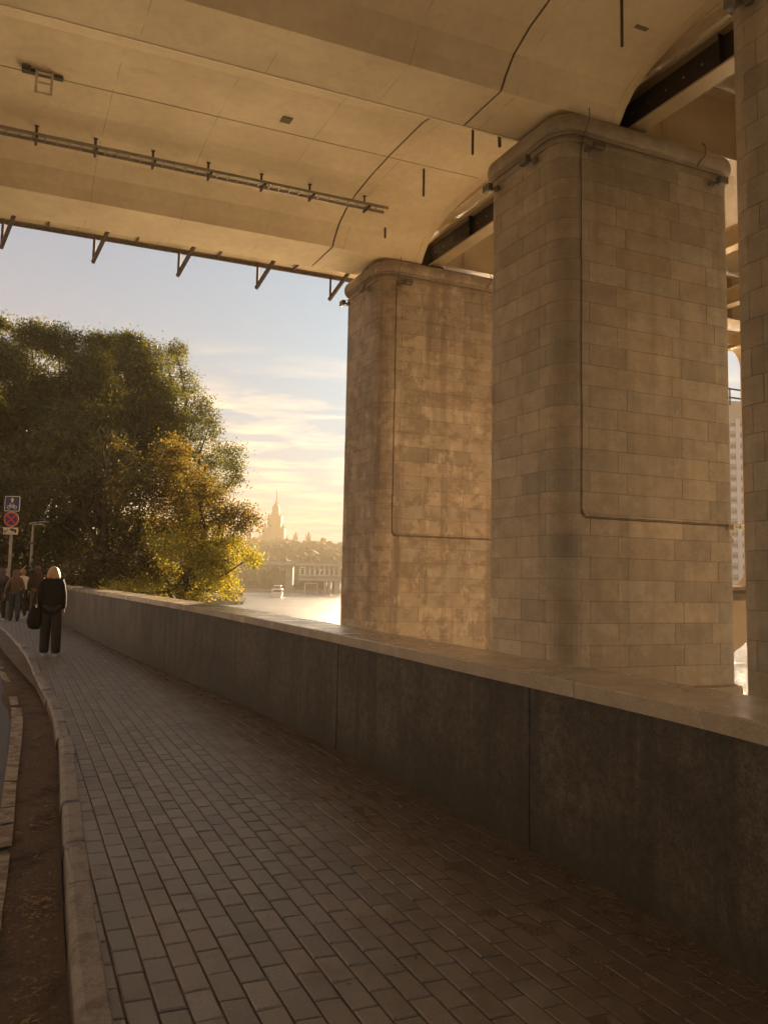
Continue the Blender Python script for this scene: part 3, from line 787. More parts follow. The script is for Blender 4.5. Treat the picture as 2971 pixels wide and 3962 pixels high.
        for (a, b) in ((-0.02, B-0.45), (-0.02, 0.75), (0.62, -0.02), (A-0.62, -0.02)):
            fl = MB(); base = C+U*a+V*b+np.array([0, 0, CORZ-0.10]); dirn = -U if a < 0 else -V; side = V if a < 0 else U
            fl.beam(base, base+dirn*0.16, 0.03, 0.03)
            fl.box(base+dirn*0.20+side*0.06, (0.22, 0.13, 0.16), ax=(side, dirn, np.array([0, 0, 1.0])), bevel=0.015)
            fl.box(base+dirn*0.10-side*0.12+np.array([0, 0, -0.06]), (0.12, 0.08, 0.10), ax=(side, dirn, np.array([0, 0, 1.0])), bevel=0.01)
            fl.build('floodlight', M['pipe'], root)
        dp = MB(); a = A-1.05; b_ = C+U*a-V*0.20
        dp.tube([b_+np.array([0, 0, TOPZ+0.05]), b_-V*0.07+np.array([0, 0, TOPZ-0.05]), b_-V*0.06+np.array([0, 0, TOPZ-0.24]), b_+V*0.06-U*0.05+np.array([0, 0, TOPZ-0.36]), b_+V*0.13+np.array([0, 0, CORZ+0.16])], 0.013, 6)
        dp.build('wire', M['black_cable'], root, smooth=True)
    return root, C
C2 = (3.21, 13.84); C1 = (-0.17, 20.70); C3 = (5.97, 8.52); C4 = (8.75, 3.2); C0 = (11.6, -2.4)
A_, B_ = 4.32, 2.45
pier(C1, A_, B_+0.1, 'tall granite pier blotched with damp stains, farthest from the camera', M['stone_wet'], seed=5)
_, CC2 = pier(C2, A_, B_, 'tall clean sandy granite pier in the middle, security camera on its face', M['stone'], seed=3)
pier(C3, A_, B_, 'nearest granite pier in deep shade, cut off by the right edge of the photo', M['stone'], seed=9)
# two more of the row stand out of frame, behind the viewer's right shoulder; they only cast shade
pier(C4, A_, B_, 'granite pier outside the frame, behind the right edge', M['stone'], cable=False, seed=12)

# security camera
sc_ = empty('security_camera', tuple(CC2+U*4.0-V*0.06+np.array([0, 0, 2.70])))
tag(sc_, 'small white tube security camera on an arm at the right edge of the middle pier', 'camera')
o0 = CC2+U*4.0-V*0.04+np.array([0, 0, 2.70])
b = MB(); b.tube([o0, o0-V*0.12], 0.06, 14); b.tube([o0-V*0.12, o0-V*0.12+U*0.10], 0.028, 8); b.build('bracket', M['sign_cream'], sc_, smooth=False)
b = MB(); b.tube([o0-V*0.13+U*0.09, o0-V*0.15+U*0.38-np.array([0, 0, 0.02])], 0.042, 14); b.build('camera_body', M['sign_cream'], sc_)
b = MB(); b.box(o0-V*0.14+U*0.25+np.array([0, 0, 0.048]), (0.34, 0.11, 0.008), ax=(U, -V, np.array([0, 0, 1.0]))); b.build('sunshade', M['sign_cream'], sc_)
b = MB(); b.tube([o0-V*0.02+np.array([0, 0, -0.02])-U*0.07, o0-V*0.05+np.array([0, 0, -0.16])-U*0.06, o0-V*0.05+np.array([0, 0, -0.25])+U*0.02], 0.012, 6); b.box(o0-V*0.05+np.array([0, 0, -0.28])+U*0.02, (0.04, 0.04, 0.06)); b.build('lead', M['sign_cream'], sc_)

# mooring stub at the foot of the far pier
ms = MB(); p0 = np.array([C1[0], C1[1], 0])+V*2.9-U*0.35
ms.tube([p0+np.array([0, 0, -6.0]), p0+np.array([0, 0, -0.35])], 0.05, 8); ms.box(p0+np.array([0, 0, -0.33]), (0.45, 0.08, 0.08), ax=(U, V, np.array([0, 0, 1.0])))
tag(ms.build('mooring_post', M['rust'], origin=tuple(p0+np.array([0, 0, -6.0]))), 'thin dark mooring post with a crossbar at the far pier foot', 'post')

# ------------------------------------------------------------------ bridge deck
deck = empty('bridge_deck', tuple(SN(0, 10, 10.5)))
tag(deck, 'cream concrete bridge deck of broad ribs and vaults overhead', 'bridge')
RIB = [(0, 10.5), (-0.15, 10.72), (-0.40, 10.98), (-0.85, 11.2), (-1.4, 11.34), (-2.2, 11.43), (-3.2, 11.47)]
def ribprof():
    pr = [(22.70, 11.45), (22.70, 11.10), (21.6, 11.04), (21.12, 10.62), (21.02, 10.52)]
    ribs = [(21.02, 19.45), (13.08, 11.79), (6.9, 5.6), (0.6, -0.7), (-5.7, -7.0), (-12.0, -13.4)]
    for i, (f, nr) in enumerate(ribs):
        if i:
            pr += [(f+1.6, 11.45), (f+0.6, 11.25), (f+0.18, 10.86), (f+0.05, 10.60), (f, 10.5)]
        else: pr += [(f-0.03, 10.5)]
        for (dx_, z) in RIB: pr.append((nr+dx_, z))
    return pr
PR = ribprof()
def sweep_deck(mb, s0, s1, prof, ztop=12.9, ns=8):
    rr = []
    for s in np.linspace(s0, s1, ns):
        ring = [SN(s, n, z) for n, z in prof]
        ring += [SN(s, prof[-1][0], ztop), SN(s, prof[0][0], ztop)]
        rr.append(ring)
    mb.loft(rr)
d1 = MB(); sweep_deck(d1, -34, 7.97, PR, ns=40); d1.build('main_span', M['concrete'], deck)
d2 = MB(); sweep_deck(d2, 8.015, 10.65, PR, ns=4); d2.build('end_block', M['concrete'], deck)
jf = MB(); sweep_deck(jf, 7.9, 8.1, [(n, z+0.05) for n, z in PR], ns=2); jf.build('joint_filler', M['rust'], deck)
# longitudinal seam strips along the ribs (thin proud mortar lines)
sm = MB(); sm.beam(SN(-20, 16.25, 11.4675), SN(10.4, 16.25, 11.4675), 0.007, 0.02)
sm.build('seam', M['seam_grey'], deck)
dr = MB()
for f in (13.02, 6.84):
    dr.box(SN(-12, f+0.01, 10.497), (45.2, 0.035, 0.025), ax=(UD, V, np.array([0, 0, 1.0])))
dr.build('lit_edge_strip', M['lit_edge_cream'], deck)  # added pale strip: the glint along the rib edge is put into its colour
# walkway hung off the outer edge: channels, rail, posts
wk = MB()
wk.beam(SN(-34, 22.76, 11.05), SN(10.2, 22.76, 11.05), 0.08, 0.14); wk.beam(SN(-34, 21.75, 11.00), SN(10.2, 21.75, 11.00), 0.05, 0.10)
wk.beam(SN(-34, 22.72, 11.42), SN(10.2, 22.72, 11.42), 0.05, 0.06)
wk.build('edge_channel', M['rust'], deck)
for i in range(-6, 5):
    s = 2.33*i
    b = MB(); b.beam(SN(s, 22.74, 11.1), SN(s, 22.74, 10.30), 0.07, 0.07); b.beam(SN(s-0.02, 22.78, 10.30), SN(s+0.30, 21.75, 11.08), 0.08, 0.10)
    b.build('bracket', M['rust'], deck)
    b = MB(); b.box(SN(s+1.1, 22.25, 11.05), (0.05, 1.0, 0.05), ax=(UD, V, np.array([0, 0, 1.0]))); b.build('crossbar', M['rust'], deck)
# bare patches and drain stubs
for (s, n_, z_, w_) in ((5.35, 15.75, 11.447, 0.22), (9.75, 18.05, 11.41, 0.24), (9.85, 10.45, 11.345, 0.26)):
    b = MB(); b.box(SN(s, n_, z_), (w_, w_, 0.016), ax=(UD, V, np.array([0, 0, 1.0]))); b.build('bare_patch', M['patch'], deck)
for (s, n_) in ((9.0, 14.3), (9.0, 16.4), (9.25, 18.9), (9.1, 10.0)):
    z_ = 11.5 if n_ not in (18.9,) else 11.1
    ln = 0.62 if n_ != 18.9 else 0.22
    if n_ == 10.0: ln = 0.85
    b = MB(); b.tube([SN(s, n_, z_), SN(s, n_, z_-0.1-ln)], 0.028, 8)
    b.build('drain_pipe', M['rust'], deck)
# inspection hatch ladder
lad = empty('ladder', tuple(SN(0.55, 16.05, 11.40))); tag(lad, 'short white steel ladder hanging from a sooty hatch in the deck soffit', 'ladder')
p = SN(0.55, 16.05, 11.45); b = MB()
for sg in (-1, 1): b.beam(p+UD*0.14*sg, p+UD*0.14*sg+np.array([0, 0, -0.50]), 0.035, 0.04)
b.build('rail', M['plaster'], lad)
for zz in (-0.06, -0.27, -0.48):
    b = MB(); b.beam(p-UD*0.14+np.array([0, 0, zz]), p+UD*0.14+np.array([0, 0, zz]), 0.035, 0.035); b.build('rung', M['plaster'], lad)
b = MB(); b.beam(p-UD*0.4+V*0.1+np.array([0, 0, -0.03]), p+UD*0.35+V*0.1+np.array([0, 0, -0.03]), 0.10, 0.06); b.box(p-UD*0.33+np.array([0, 0, -0.05]), (0.16, 0.12, 0.10), ax=(UD, V, np.array([0, 0, 1.0]))); b.build('hatch_hinge', M['rust'], lad)
# cable tray on hangers
tr = empty('cable_tray', tuple(SN(0, 17.85, 11.0))); tag(tr, 'long dark cable tray hung under the deck on short steel hangers', 'cable tray')
b = MB()
for n_ in (17.72, 17.98): b.beam(SN(-30, n_, 11.0), SN(8.75, n_, 11.0), 0.02, 0.075)
for s in np.arange(-29.8, 8.7, 0.25): b.beam(SN(s, 17.72, 10.985), SN(s, 17.98, 10.985), 0.02, 0.02)
b.build('tray', M['galv'], tr)
b = MB()
for n_ in (17.78, 17.84, 17.90): b.tube([SN(s, n_+random.uniform(-0.01, 0.01), 11.02) for s in np.arange(-30, 8.8, 0.8)], 0.017, 6)
b.build('cable', M['sign_cream'], tr)
hang = [1.28*k+0.53 for k in range(-12, 0)]+[0.53, 1.75, 3.0, 4.27, 5.55, 6.77, 8.23]
for s in hang:
    b = MB(); b.beam(SN(s, 18.02, 11.42), SN(s, 18.02, 10.93), 0.045, 0.045); b.beam(SN(s, 17.68, 10.94), SN(s, 18.06, 10.94), 0.05, 0.05); b.box(SN(s, 18.02, 11.37), (0.09, 0.09, 0.06), ax=(UD, V, np.array([0, 0, 1.0])))
    b.build('hanger', M['rust'], tr)
# cable running on the soffit near the middle pier
b = MB(); b.tube([SN(8.9, 13.2, 10.9), SN(8.9, 13.16, 10.35)], 0.035, 8)
b.build('soffit_cable', M['rust'], deck)

# ------------------------------------------------------------------ steelwork beyond the deck end
def steel_girder(a, b_, h, fw, ztop, mat_w, mat_f, label, grp=None, rivets=True, name='steel_girder'):
    root = empty(name, tuple(a)); tag(root, label, 'girder', grp)
    a = np.array(a, float); b_ = np.array(b_, float); up = np.array([0, 0, 1.0]); d = (b_-a)/np.linalg.norm(b_-a); ln = np.linalg.norm(b_-a)
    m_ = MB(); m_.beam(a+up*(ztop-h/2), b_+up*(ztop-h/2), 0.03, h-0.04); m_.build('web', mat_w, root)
    m_ = MB(); m_.beam(a+up*(ztop-h), b_+up*(ztop-h), fw, 0.04); m_.beam(a+up*ztop, b_+up*ztop, fw, 0.04); m_.build('flange', mat_f, root)
    k = 0.8; sdv = np.cross(d, up)
    while k < ln-0.3:
        for sg in (-1, 1):
            m_ = MB(); m_.beam(a+d*k+sdv*sg*fw*0.22+up*(ztop-h+0.03), a+d*k+sdv*sg*fw*0.22+up*(ztop-0.03), fw*0.40, 0.025, up=tuple(d)); m_.build('stiffener', mat_w, root)
        k += 2.6 if rivets else 5.0
    if rivets:
        k = 0.25; n_b = 0
        while k < ln and n_b < 26:
            c = a+d*k-sdv*np.sign(np.dot(sdv, UD) or 1)*0.02+up*(ztop-0.28)
            m_ = MB(); m_.box(c, (0.035, 0.03, 0.035), ax=(d, sdv, up)); m_.build('bolt', M['galv'], root)
            k += 0.42; n_b += 1
    return root
Z0 = np.array([0, 0, 0.0])
# concrete end beam and the light pipe under it
eb = MB(); eb.beam(SN(10.80, 23.0, 11.75), SN(10.80, -12, 11.75), 0.26, 0.75); eb.build('end_beam', M['concrete'], deck)
lp_ = MB(); lp_.tube([SN(11.0, 22, 11.30), SN(11.0, -8, 11.30)], 0.035, 8); tag(lp_.build('pipe', M['plaster'], origin=tuple(SN(11.0, 7, 11.3))), 'thin pale pipe running along the top of the dark cross girder', 'pipe')
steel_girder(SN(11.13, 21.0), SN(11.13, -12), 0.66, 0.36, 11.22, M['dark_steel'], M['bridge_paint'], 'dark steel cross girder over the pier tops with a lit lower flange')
for k, n_ in enumerate((20.4, 12.75, 6.6)):
    st = MB(); c = SN(11.05, n_-0.5, 0)
    st.beam(c+np.array([0, 0, 10.46]), c+np.array([0, 0, 11.2]), 0.22, 0.16); st.box(c+np.array([0, 0, 10.50]), (0.7, 0.7, 0.10), ax=(UD, V, np.array([0, 0, 1.0])))
    tag(st.build('bearing', M['dark_steel'], origin=tuple(c+np.array([0, 0, 10.45]))), ['rusty bearing shoe on top of the stained far pier', 'rusty bearing shoe on top of the middle pier', 'rusty bearing shoe on top of the nearest pier'][k], 'bearing', 'bridge bearings')
labs = ['long riveted ochre girder over the stained far pier', 'long riveted ochre girder running out over the middle pier', 'long riveted ochre girder over the nearest pier']
for k, n_ in enumerate((20.4, 12.75, 6.6)):
    steel_girder(SN(11.5, n_-0.35), SN(75, n_-0.35), 1.5, 0.5, 12.25, M['bridge_paint'], M['bridge_paint'], labs[k], 'steel girders along the bridge')
for k, s in enumerate((14.6, 18.4, 22.2, 26.4, 31, 37, 44, 52, 62)):
    steel_girder(SN(s, 24.5), SN(s, -6), 0.55, 0.34, 11.62, M['bridge_paint'], M['orange_paint'], 'ochre cross beam under the deck, number %d counting out over the river' % (k+1) if False else ['ochre cross beam nearest the piers', 'second ochre cross beam past the piers', 'third ochre cross beam past the piers', 'fourth ochre cross beam past the piers', 'fifth ochre cross beam past the piers', 'sixth ochre cross beam past the piers', 'seventh ochre cross beam past the piers', 'eighth ochre cross beam past the piers', 'farthest ochre cross beam over the river'][k], 'cross beams under the river span', rivets=False, name='cross_beam')
sdk = MB(); sdk.beam(SN(11.0, 9.0, 12.55), SN(75, 9.0, 12.55), 31.0, 0.12); tag(sdk.build('steel_deck_plate', M['bridge_paint'], origin=tuple(SN(11.0, 9.0, 12.5))), 'ochre steel deck plate over the river girders', 'deck')
# arch rib with rounded portal opening
def rounded(x0, x1, z0, z1, r, n=6):
    pts = []
    for (cx, cz, t0) in ((x1-r, z1-r, 0), (x0+r, z1-r, 90), (x0+r, z0+r, 180), (x1-r, z0+r, 270)):
        for i in range(n+1):
            t = radians(t0+90*i/n); pts.append((cx+r*cos(t), cz+r*sin(t)))
    return pts
arch = empty('steel_arch', tuple(SN(26, 23, -1))); tag(arch, 'ochre steel arch rib with a tall rounded portal, seen between two piers', 'arch')
NA = 23.0
def arch_z(s): return -1.6+0.62*(s-25)-0.0052*(s-25)**2
ab = MB(); rr = []
for s in np.linspace(20.5, 84, 40):
    zb = arch_z(s); ztop_ = max(1.25+0.02*(s-26), zb+1.9) if s < 32 else zb+1.9+0.0*(s-32)
    rr.append([SN(s, NA, zb), SN(s, NA, ztop_), SN(s, NA+1.0, ztop_), SN(s, NA+1.0, zb)])
ab.loft(rr); ab.build('arch_rib', M['orange_paint'], arch)
b = MB(); b.beam(SN(20.5, NA-0.12, 1.30), SN(29, NA-0.12, 1.36), 0.35, 0.10); b.build('ledge', M['rust'], arch)
# portal: frame between outer rectangle and rounded hole, in the s-z plane
hole = rounded(22.6, 27.18, 1.55, 11.2, 0.75); outer = []
for (x, z) in hole:
    cx, cz = (22.6+27.18)/2, (1.55+11.2)/2; ux, uz = x-cx, z-cz
    k = max(abs(ux)/(2.29+0.75), abs(uz)/(4.825+0.55)); outer.append((cx+ux/k, cz+uz/k))
pf = MB(); n = len(hole)
for i in range(n):
    j = (i+1) % n
    for nn0, flip in ((NA, 0), (NA+0.5, 1)):
        q4 = [SN(outer[i][0], nn0, outer[i][1]), SN(outer[j][0], nn0, outer[j][1]), SN(hole[j][0], nn0, hole[j][1]), SN(hole[i][0], nn0, hole[i][1])]
        if flip: q4.reverse()
        pf.quad(*q4)
    pf.quad(SN(hole[i][0], NA, hole[i][1]), SN(hole[j][0], NA, hole[j][1]), SN(hole[j][0], NA+0.5, hole[j][1]), SN(hole[i][0], NA+0.5, hole[i][1]))
pf.build('portal', M['orange_paint'], arch)
b = MB()
for zz in np.arange(4.2, 5.4, 0.16): b.box(SN(27.33, NA-0.02, zz), (0.05, 0.04, 0.05), ax=(UD, V, np.array([0, 0, 1.0])))
for zz in np.arange(9.2, 10.6, 0.16): b.box(SN(27.33, NA-0.02, zz), (0.05, 0.04, 0.05), ax=(UD, V, np.array([0, 0, 1.0])))
b.build('rivets', M['bridge_paint'], arch)
rl = empty('hand_rail', tuple(SN(24, 26.5, 9.9))); tag(rl, 'brown handrail crossing the rounded opening between two piers', 'railing')
b = MB()
for zz in (10.15, 10.55): b.beam(SN(18, 26.5, zz), SN(44, 26.5, zz), 0.05, 0.07)
b.build('rail', M['rust'], rl)
b = MB()
for s in np.arange(18, 44, 1.5): b.beam(SN(s, 26.5, 9.8), SN(s, 26.5, 10.6), 0.05, 0.05)
b.build('baluster', M['rust'], rl)

# abutment to the left, out of frame, that carries the deck
abm = MB(); abm.prism([tuple(SN(-33.5, 23)[:2]), tuple(SN(-33.5, -14)[:2]), tuple(SN(-32.0, -14)[:2]), tuple(SN(-32.0, 23)[:2])], -0.3, 11.5)
tag(abm.build('abutment', M['quay'], origin=tuple(SN(-33, 5, -0.3))), 'granite abutment wall carrying the landward end of the deck', 'wall')

# ------------------------------------------------------------------ far scene: hills, woods, university, bridge, boats
def hp(zx, zy, Y):  # zoom-4 picture coordinates of the photo -> point at distance Y
    return aty(700+zx/2.37, 1800+zy/2.37, Y)
ridge_pix = [(-1500, 690), (-900, 700), (-300, 700), (200, 690), (600, 690), (740, 690), (850, 700), (950, 704), (1040, 700), (1200, 706), (1300, 705), (1350, 722), (1410, 744), (1460, 726), (1700, 760), (2400, 800), (3600, 860), (5200, 930), (7000, 1000)]
def ridge(x_dir):   # height at Y=900 by direction
    return np.interp(x_dir, [hp(a, b, 900)[0] for a, b in ridge_pix], [hp(a, b, 900)[2] for a, b in ridge_pix])
def shore_y(x): return 372+0.0002*(x+50)**2*0.5+0.05*(x+50) if x > -50 else 372+0.10*(-50-x)
hl = MB(); rows = []
xs = np.linspace(-620, 760, 110)
prof = [(0.0, -5.3), (0.01, -3.6), (0.05, -1.0), (0.2, 0.20), (0.5, 0.55), (0.75, 0.80), (1.0, 0.98), (1.3, 1.0), (1.9, 0.98)]
for (t, hz) in prof:
    r_ = []
    for x in xs:
        ys = shore_y(x); xd = x
        Yv = ys+(900-ys)*t
        if hz < 0 and t <= 0.05: z = hz
        else: z = max(0.5, (ridge(x/Yv*900 if Yv > 0 else x)-7)*hz)*1.0+RNG.uniform(-0.8, 0.8)*(t > 0.1)
        r_.append((x, Yv, z))
    rows.append(r_)
hl.loft(rows, closed=False, caps=False); hl.build('hills', M['hill'], smooth=True)['kind'] = 'structure'

def clumps(name, pts, mat, label):
    """many lumpy tree crowns as one object"""
    ico_v = []; ico_f = []
    import bmesh as _b
    bm = _b.new(); _b.ops.create_icosphere(bm, subdivisions=2, radius=1.0); bm.verts.ensure_lookup_table()
    iv = np.array([v_.co[:] for v_ in bm.verts]); ifc = [[v_.index for v_ in f.verts] for f in bm.faces]; bm.free()
    V_ = []; F_ = []; n = 0
    for (x, y, z, r) in pts:
        jit = 1+RNG.uniform(-0.28, 0.28, len(iv))
        vv = iv*jit[:, None]*np.array([r, r, r*RNG.uniform(0.9, 1.5)])+np.array([x, y, z]); V_.append(vv)
        F_ += [[a+n for a in f] for f in ifc]; n += len(iv)
    me = bpy.data.meshes.new(name); me.from_pydata(np.vstack(V_).tolist(), [], F_); me.materials.append(mat); me.update()
    o = bpy.data.objects.new(name, me); COL.objects.link(o); tag(o, label, 'woodland', kind='stuff'); return o
pts = []
for k in range(2600):
    t = RNG.uniform(0, 1)**1.0; x = RNG.uniform(-420, 420) if k % 3 else RNG.uniform(-110, 30); ys = shore_y(x); Yv = ys+8+(900-ys)*t
    hzv = np.interp(t, [a for a, _ in prof], [b for _, b in prof]); z = max(0.5, (ridge(x/Yv*900)-7)*max(hzv, 0.02))
    if t < 0.04: z = 0.0
    pts.append((x, Yv, z+1.0, RNG.uniform(3.0, 6.2)*(0.85+0.4*t)))
clumps('far_woodland', pts, M['forest'], 'hazy wooded hillside across the river')
# a low pale beach wall along the far shore
sw = MB(); sw.loft([[(x, shore_y(x)-1.2, -5.4), (x, shore_y(x)-1.0, -3.9), (x, shore_y(x)+1.5, -3.8), (x, shore_y(x)+1.5, -5.4)] for x in np.linspace(-250, 300, 50)])
sw.build('far_quay', M['quay'])['kind'] = 'structure'

YU = 1050.0
def ux(zx): return hp(zx, 600, YU)[0]
def uz(zy, zx=850): return hp(zx, zy, YU)[2]
def tierbox(mb, x0, x1, ztop_, zbot, dep=None, yc=YU):
    w_ = x1-x0; dep = dep or w_*0.8; mb.box(((x0+x1)/2, yc+dep/2-w_*0.1, (ztop_+zbot)/2), (w_, dep, ztop_-zbot))
un = empty('university_tower', (ux(849), YU, 40)); tag(un, 'stepped skyscraper with a star-topped spire on the hazy hill', 'skyscraper')
b = MB(); tierbox(b, ux(748), ux(950), uz(577), 20); b.build('base_block', M['pale_stone'], un)
b = MB()
for zx in np.linspace(760, 938, 9): b.box((ux(zx), YU-4.6, (uz(577)+20)/2-2), (0.9, 0.9, uz(577)-20-4))
b.build('pilaster', M['pale_stone'], un)
b = MB(); tierbox(b, ux(790), ux(914), uz(458), uz(577), 24, YU+4); b.build('middle_block', M['pale_stone'], un)
b = MB(); tierbox(b, ux(817), ux(890), uz(428), uz(458), 16, YU+8); tierbox(b, ux(824), ux(884), uz(368), uz(428), 14, YU+9); tierbox(b, ux(834), ux(874), uz(350), uz(368), 10, YU+11); b.build('upper_block', M['pale_stone'], un)
b = MB(); b.lathe((ux(854), YU+16, 0), [(3.0, uz(350)), (2.7, uz(338)), (1.6, uz(333)), (1.35, uz(318)), (0.85, uz(300)), (0.42, uz(220))], 10); b.build('spire', M['spire'], un)
b = MB(); st_ = []
for i in range(10):
    t = pi/2+2*pi*i/10; r_ = 1.9 if i % 2 == 0 else 0.8; st_.append((r_*cos(t), r_*sin(t)))
b.plate(st_, (ux(857), YU+16, uz(208)), (1, 0, 0), (0, 0, 1), 0.8); b.build('star', M['spire'], un)
for zx in (769, 932):
    b = MB(); b.lathe((ux(zx), YU+3, 0), [(2.5, uz(577)), (2.4, uz(562)), (1.5, uz(555)), (0.85, uz(545)), (0.3, uz(525))], 10); b.build('turret', M['pale_stone'], un)
for zx in (797, 820, 886, 908):
    b = MB(); b.lathe((ux(zx), YU+6, 0), [(1.1, uz(458)), (1.0, uz(446)), (0.2, uz(438))], 8); b.build('pinnacle', M['pale_stone'], un)
for (xc, hw_, ytop, lab) in ((627, 22, 612, 'slim pale tower half hidden behind the orange maple twigs'), (724, 16, 665, 'low stepped block just left of the skyscraper base'), (968, 14, 676, 'low stepped block just right of the skyscraper base'), (1053, 24, 640, 'pale tower with a small spire, first right of the skyscraper'), (1170, 26, 640, 'pale tower with a small spire, farthest right on the hill')):
    x0, x1 = ux(xc-hw_), ux(xc+hw_); r_ = empty('spired_tower', ((x0+x1)/2, YU, 40)); tag(r_, lab, 'tower', 'small towers beside the skyscraper')
    b = MB(); b.box(((x0+x1)/2, YU+5, (uz(ytop+10)+20)/2), (x1-x0, (x1-x0)*0.9, uz(ytop+10)-20)); b.build('wall', M['pale_stone'], r_)
    b = MB(); w_ = (x1-x0)
    b.box(((x0+x1)/2, YU+5, (uz(ytop-12)+uz(ytop+10))/2), (w_*0.5, w_*0.5, uz(ytop-12)-uz(ytop+10))); b.lathe(((x0+x1)/2, YU+5, 0), [(w_*0.2, uz(ytop-12)), (w_*0.15, uz(ytop-22)), (w_*0.22, uz(ytop-26)), (0.3, uz(ytop-34))], 8)
    for sg in (-1, 1): b.box(((x0+x1)/2+sg*w_*0.42, YU+2, uz(ytop+10)+1.6), (1.2, 1.2, 3.2))
    b.build('turret', M['pale_stone'], r_)

# two-deck bridge across the water
YB = 352.0
fb = empty('river_bridge', (hp(1150, 1000, YB)[0], YB, -5)); tag(fb, 'pale two-level road bridge crossing low over the far water', 'bridge')
def hz(zy, zx=1200): return hp(zx, zy, YB)[2]
x_a, x_b = hp(735, 900, YB)[0], hp(2600, 900, YB)[0]
b = MB(); b.beam((x_a, YB, hz(902, 740)), (x_b, YB, hz(902, 740)), 9, 1.0); b.build('upper_deck', M['far_white'], fb)
b = MB(); b.beam((x_a, YB-4.6, hz(884, 740)), (x_b, YB-4.6, hz(884, 740)), 0.12, 0.15)
for x in np.arange(x_a, x_b, 3.0): b.box((x, YB-4.6, hz(890, 740)), (0.12, 0.12, 0.9))
b.build('railing', M['far_white'], fb)
x_c = hp(1085, 1000, YB)[0]
b = MB(); b.beam((x_c, YB, hz(1050)), (x_b, YB, hz(1050)), 9, 0.7); b.beam((x_c, YB-4.5, hz(1008)), (x_b, YB-4.5, hz(1008)), 0.25, 0.5); b.build('lower_deck', M['far_white'], fb)
b = MB(); b.beam((x_c, YB, hz(1028)), (x_b, YB, hz(1028)), 8.0, 2.0); b.build('lower_gallery', M['far_grey'], fb)
for zx in list(range(1100, 1500, 44))+list(range(1500, 2600, 60)):
    b = MB(); x = hp(zx, 950, YB)[0]; b.beam((x, YB-3.5, hz(925)), (x, YB-3.5, hz(1005)), 0.65, 0.65); b.build('column', M['far_white'], fb)
for zx, w_ in ((1000, 3.2), (1330, 1.2), (1372, 1.2), (1440, 2.6), (1800, 2.6), (2200, 2.6)):
    b = MB(); x = hp(zx, 950, YB)[0]; b.beam((x, YB, -5.4), (x, YB, hz(1055) if zx > 1090 else hz(925)), w_, 5.0); b.build('bridge_pier', M['far_grey'] if zx < 1100 else M['far_white'], fb)
for zx, zy, tw in ((1210, 1080, 0.0),):
    b = MB(); xa, xb2 = hp(1155, 1080, YB+3)[0], hp(1265, 1080, YB+3)[0]; b.beam((xa, YB-6, hz(1082)), (xb2, YB-6, hz(1082)), 1.0, 0.4)
    for x in (xa, xb2): b.beam((x, YB-6, hz(1082)), (x, YB-6, -5.2), 0.4, 0.4)
    tag(b.build('landing_frame', M['far_white'], origin=((xa+xb2)/2, YB-6, -5)), 'small pale landing stage frame under the far bridge', 'landing stage')

def boat(name, px, py_water, L_, W_, H_, rz, label, mats, big=False):
    p = atz(px, py_water, -5.0); r_ = empty(name, (p[0], p[1], -5.0), rz); tag(r_, label, 'boat', None)
    mi = np.array(r_.matrix_basis)
    def T(pt): return (mi @ np.array([*pt, 1.0]))[:3] if False else np.array([p[0]+pt[0]*cos(rz)-pt[1]*sin(rz), p[1]+pt[0]*sin(rz)+pt[1]*cos(rz), -5.0+pt[2]])
    rings = []
    for t in np.linspace(0, 1, 12):
        x = -L_/2+L_*t; wv = W_/2*(1-max(0, (t-0.6)/0.4)**2.2)*(0.9+0.1*min(1, t*5)); hh = H_*0.32*(1+0.5*max(0, t-0.6)); wv = max(wv, 0.06)
        rings.append([T((x, -wv, hh)), T((x, -wv*0.92, hh*0.45)), T((x, -wv*0.7, -0.2)), T((x, wv*0.7, -0.2)), T((x, wv*0.92, hh*0.45)), T((x, wv, hh))])
    b = MB(); b.loft(rings); b.build('hull', mats[0], r_)
    def tb(c, sz, m_, nm, bev=0.0):
        b = MB(); b.box(T(c), sz, ax=(T((1, 0, 0))-T((0, 0, 0)), T((0, 1, 0))-T((0, 0, 0)), np.array([0, 0, 1.0])), bevel=bev); return b.build(nm, m_, r_)
    h0 = H_*0.32
    tb((-L_*0.03, 0, h0+H_*0.17), (L_*0.66, W_*0.86, H_*0.34), mats[1], 'cabin', 0.08)
    for sg in (-1, 1): tb((-L_*0.03, sg*W_*0.432, h0+H_*0.19), (L_*0.6, 0.03, H_*0.15), M['glass'], 'window')
    tb((-L_*0.362, 0, h0+H_*0.19), (0.03, W_*0.66, H_*0.15), M['glass'], 'window')
    if big:
        tb((0, 0, H_*0.93), (L_*0.5, W_*0.62, 0.14), mats[1], 'canopy', 0.05)
        b = MB()
        for sx in (-1, 1):
            for sy in (-1, 1): b.beam(T((sx*L_*0.22, sy*W_*0.27, H_*0.66)), T((sx*L_*0.22, sy*W_*0.27, H_*0.92)), 0.07, 0.07)
        b.build('post', mats[1], r_)
        tb((0.0, 0, H_*0.76), (L_*0.3, W_*0.5, H_*0.16), mats[2], 'wheelhouse', 0.05)
        b = MB()
        for sy in (-1, 1): b.beam(T((-L_*0.36, sy*W_*0.45, H_*0.74)), T((L_*0.3, sy*W_*0.45, H_*0.74)), 0.05, 0.05)
        b.build('handrail', mats[1], r_)
    else:
        tb((L_*0.12, 0, h0+H_*0.42), (L_*0.2, W_*0.5, H_*0.2), mats[2], 'wheelhouse', 0.05)
        b = MB(); b.tube([T((-L_*0.1, 0, h0+H_*0.3)), T((-L_*0.1, 0, H_*1.15))], 0.06, 6); b.build('mast', mats[2], r_)
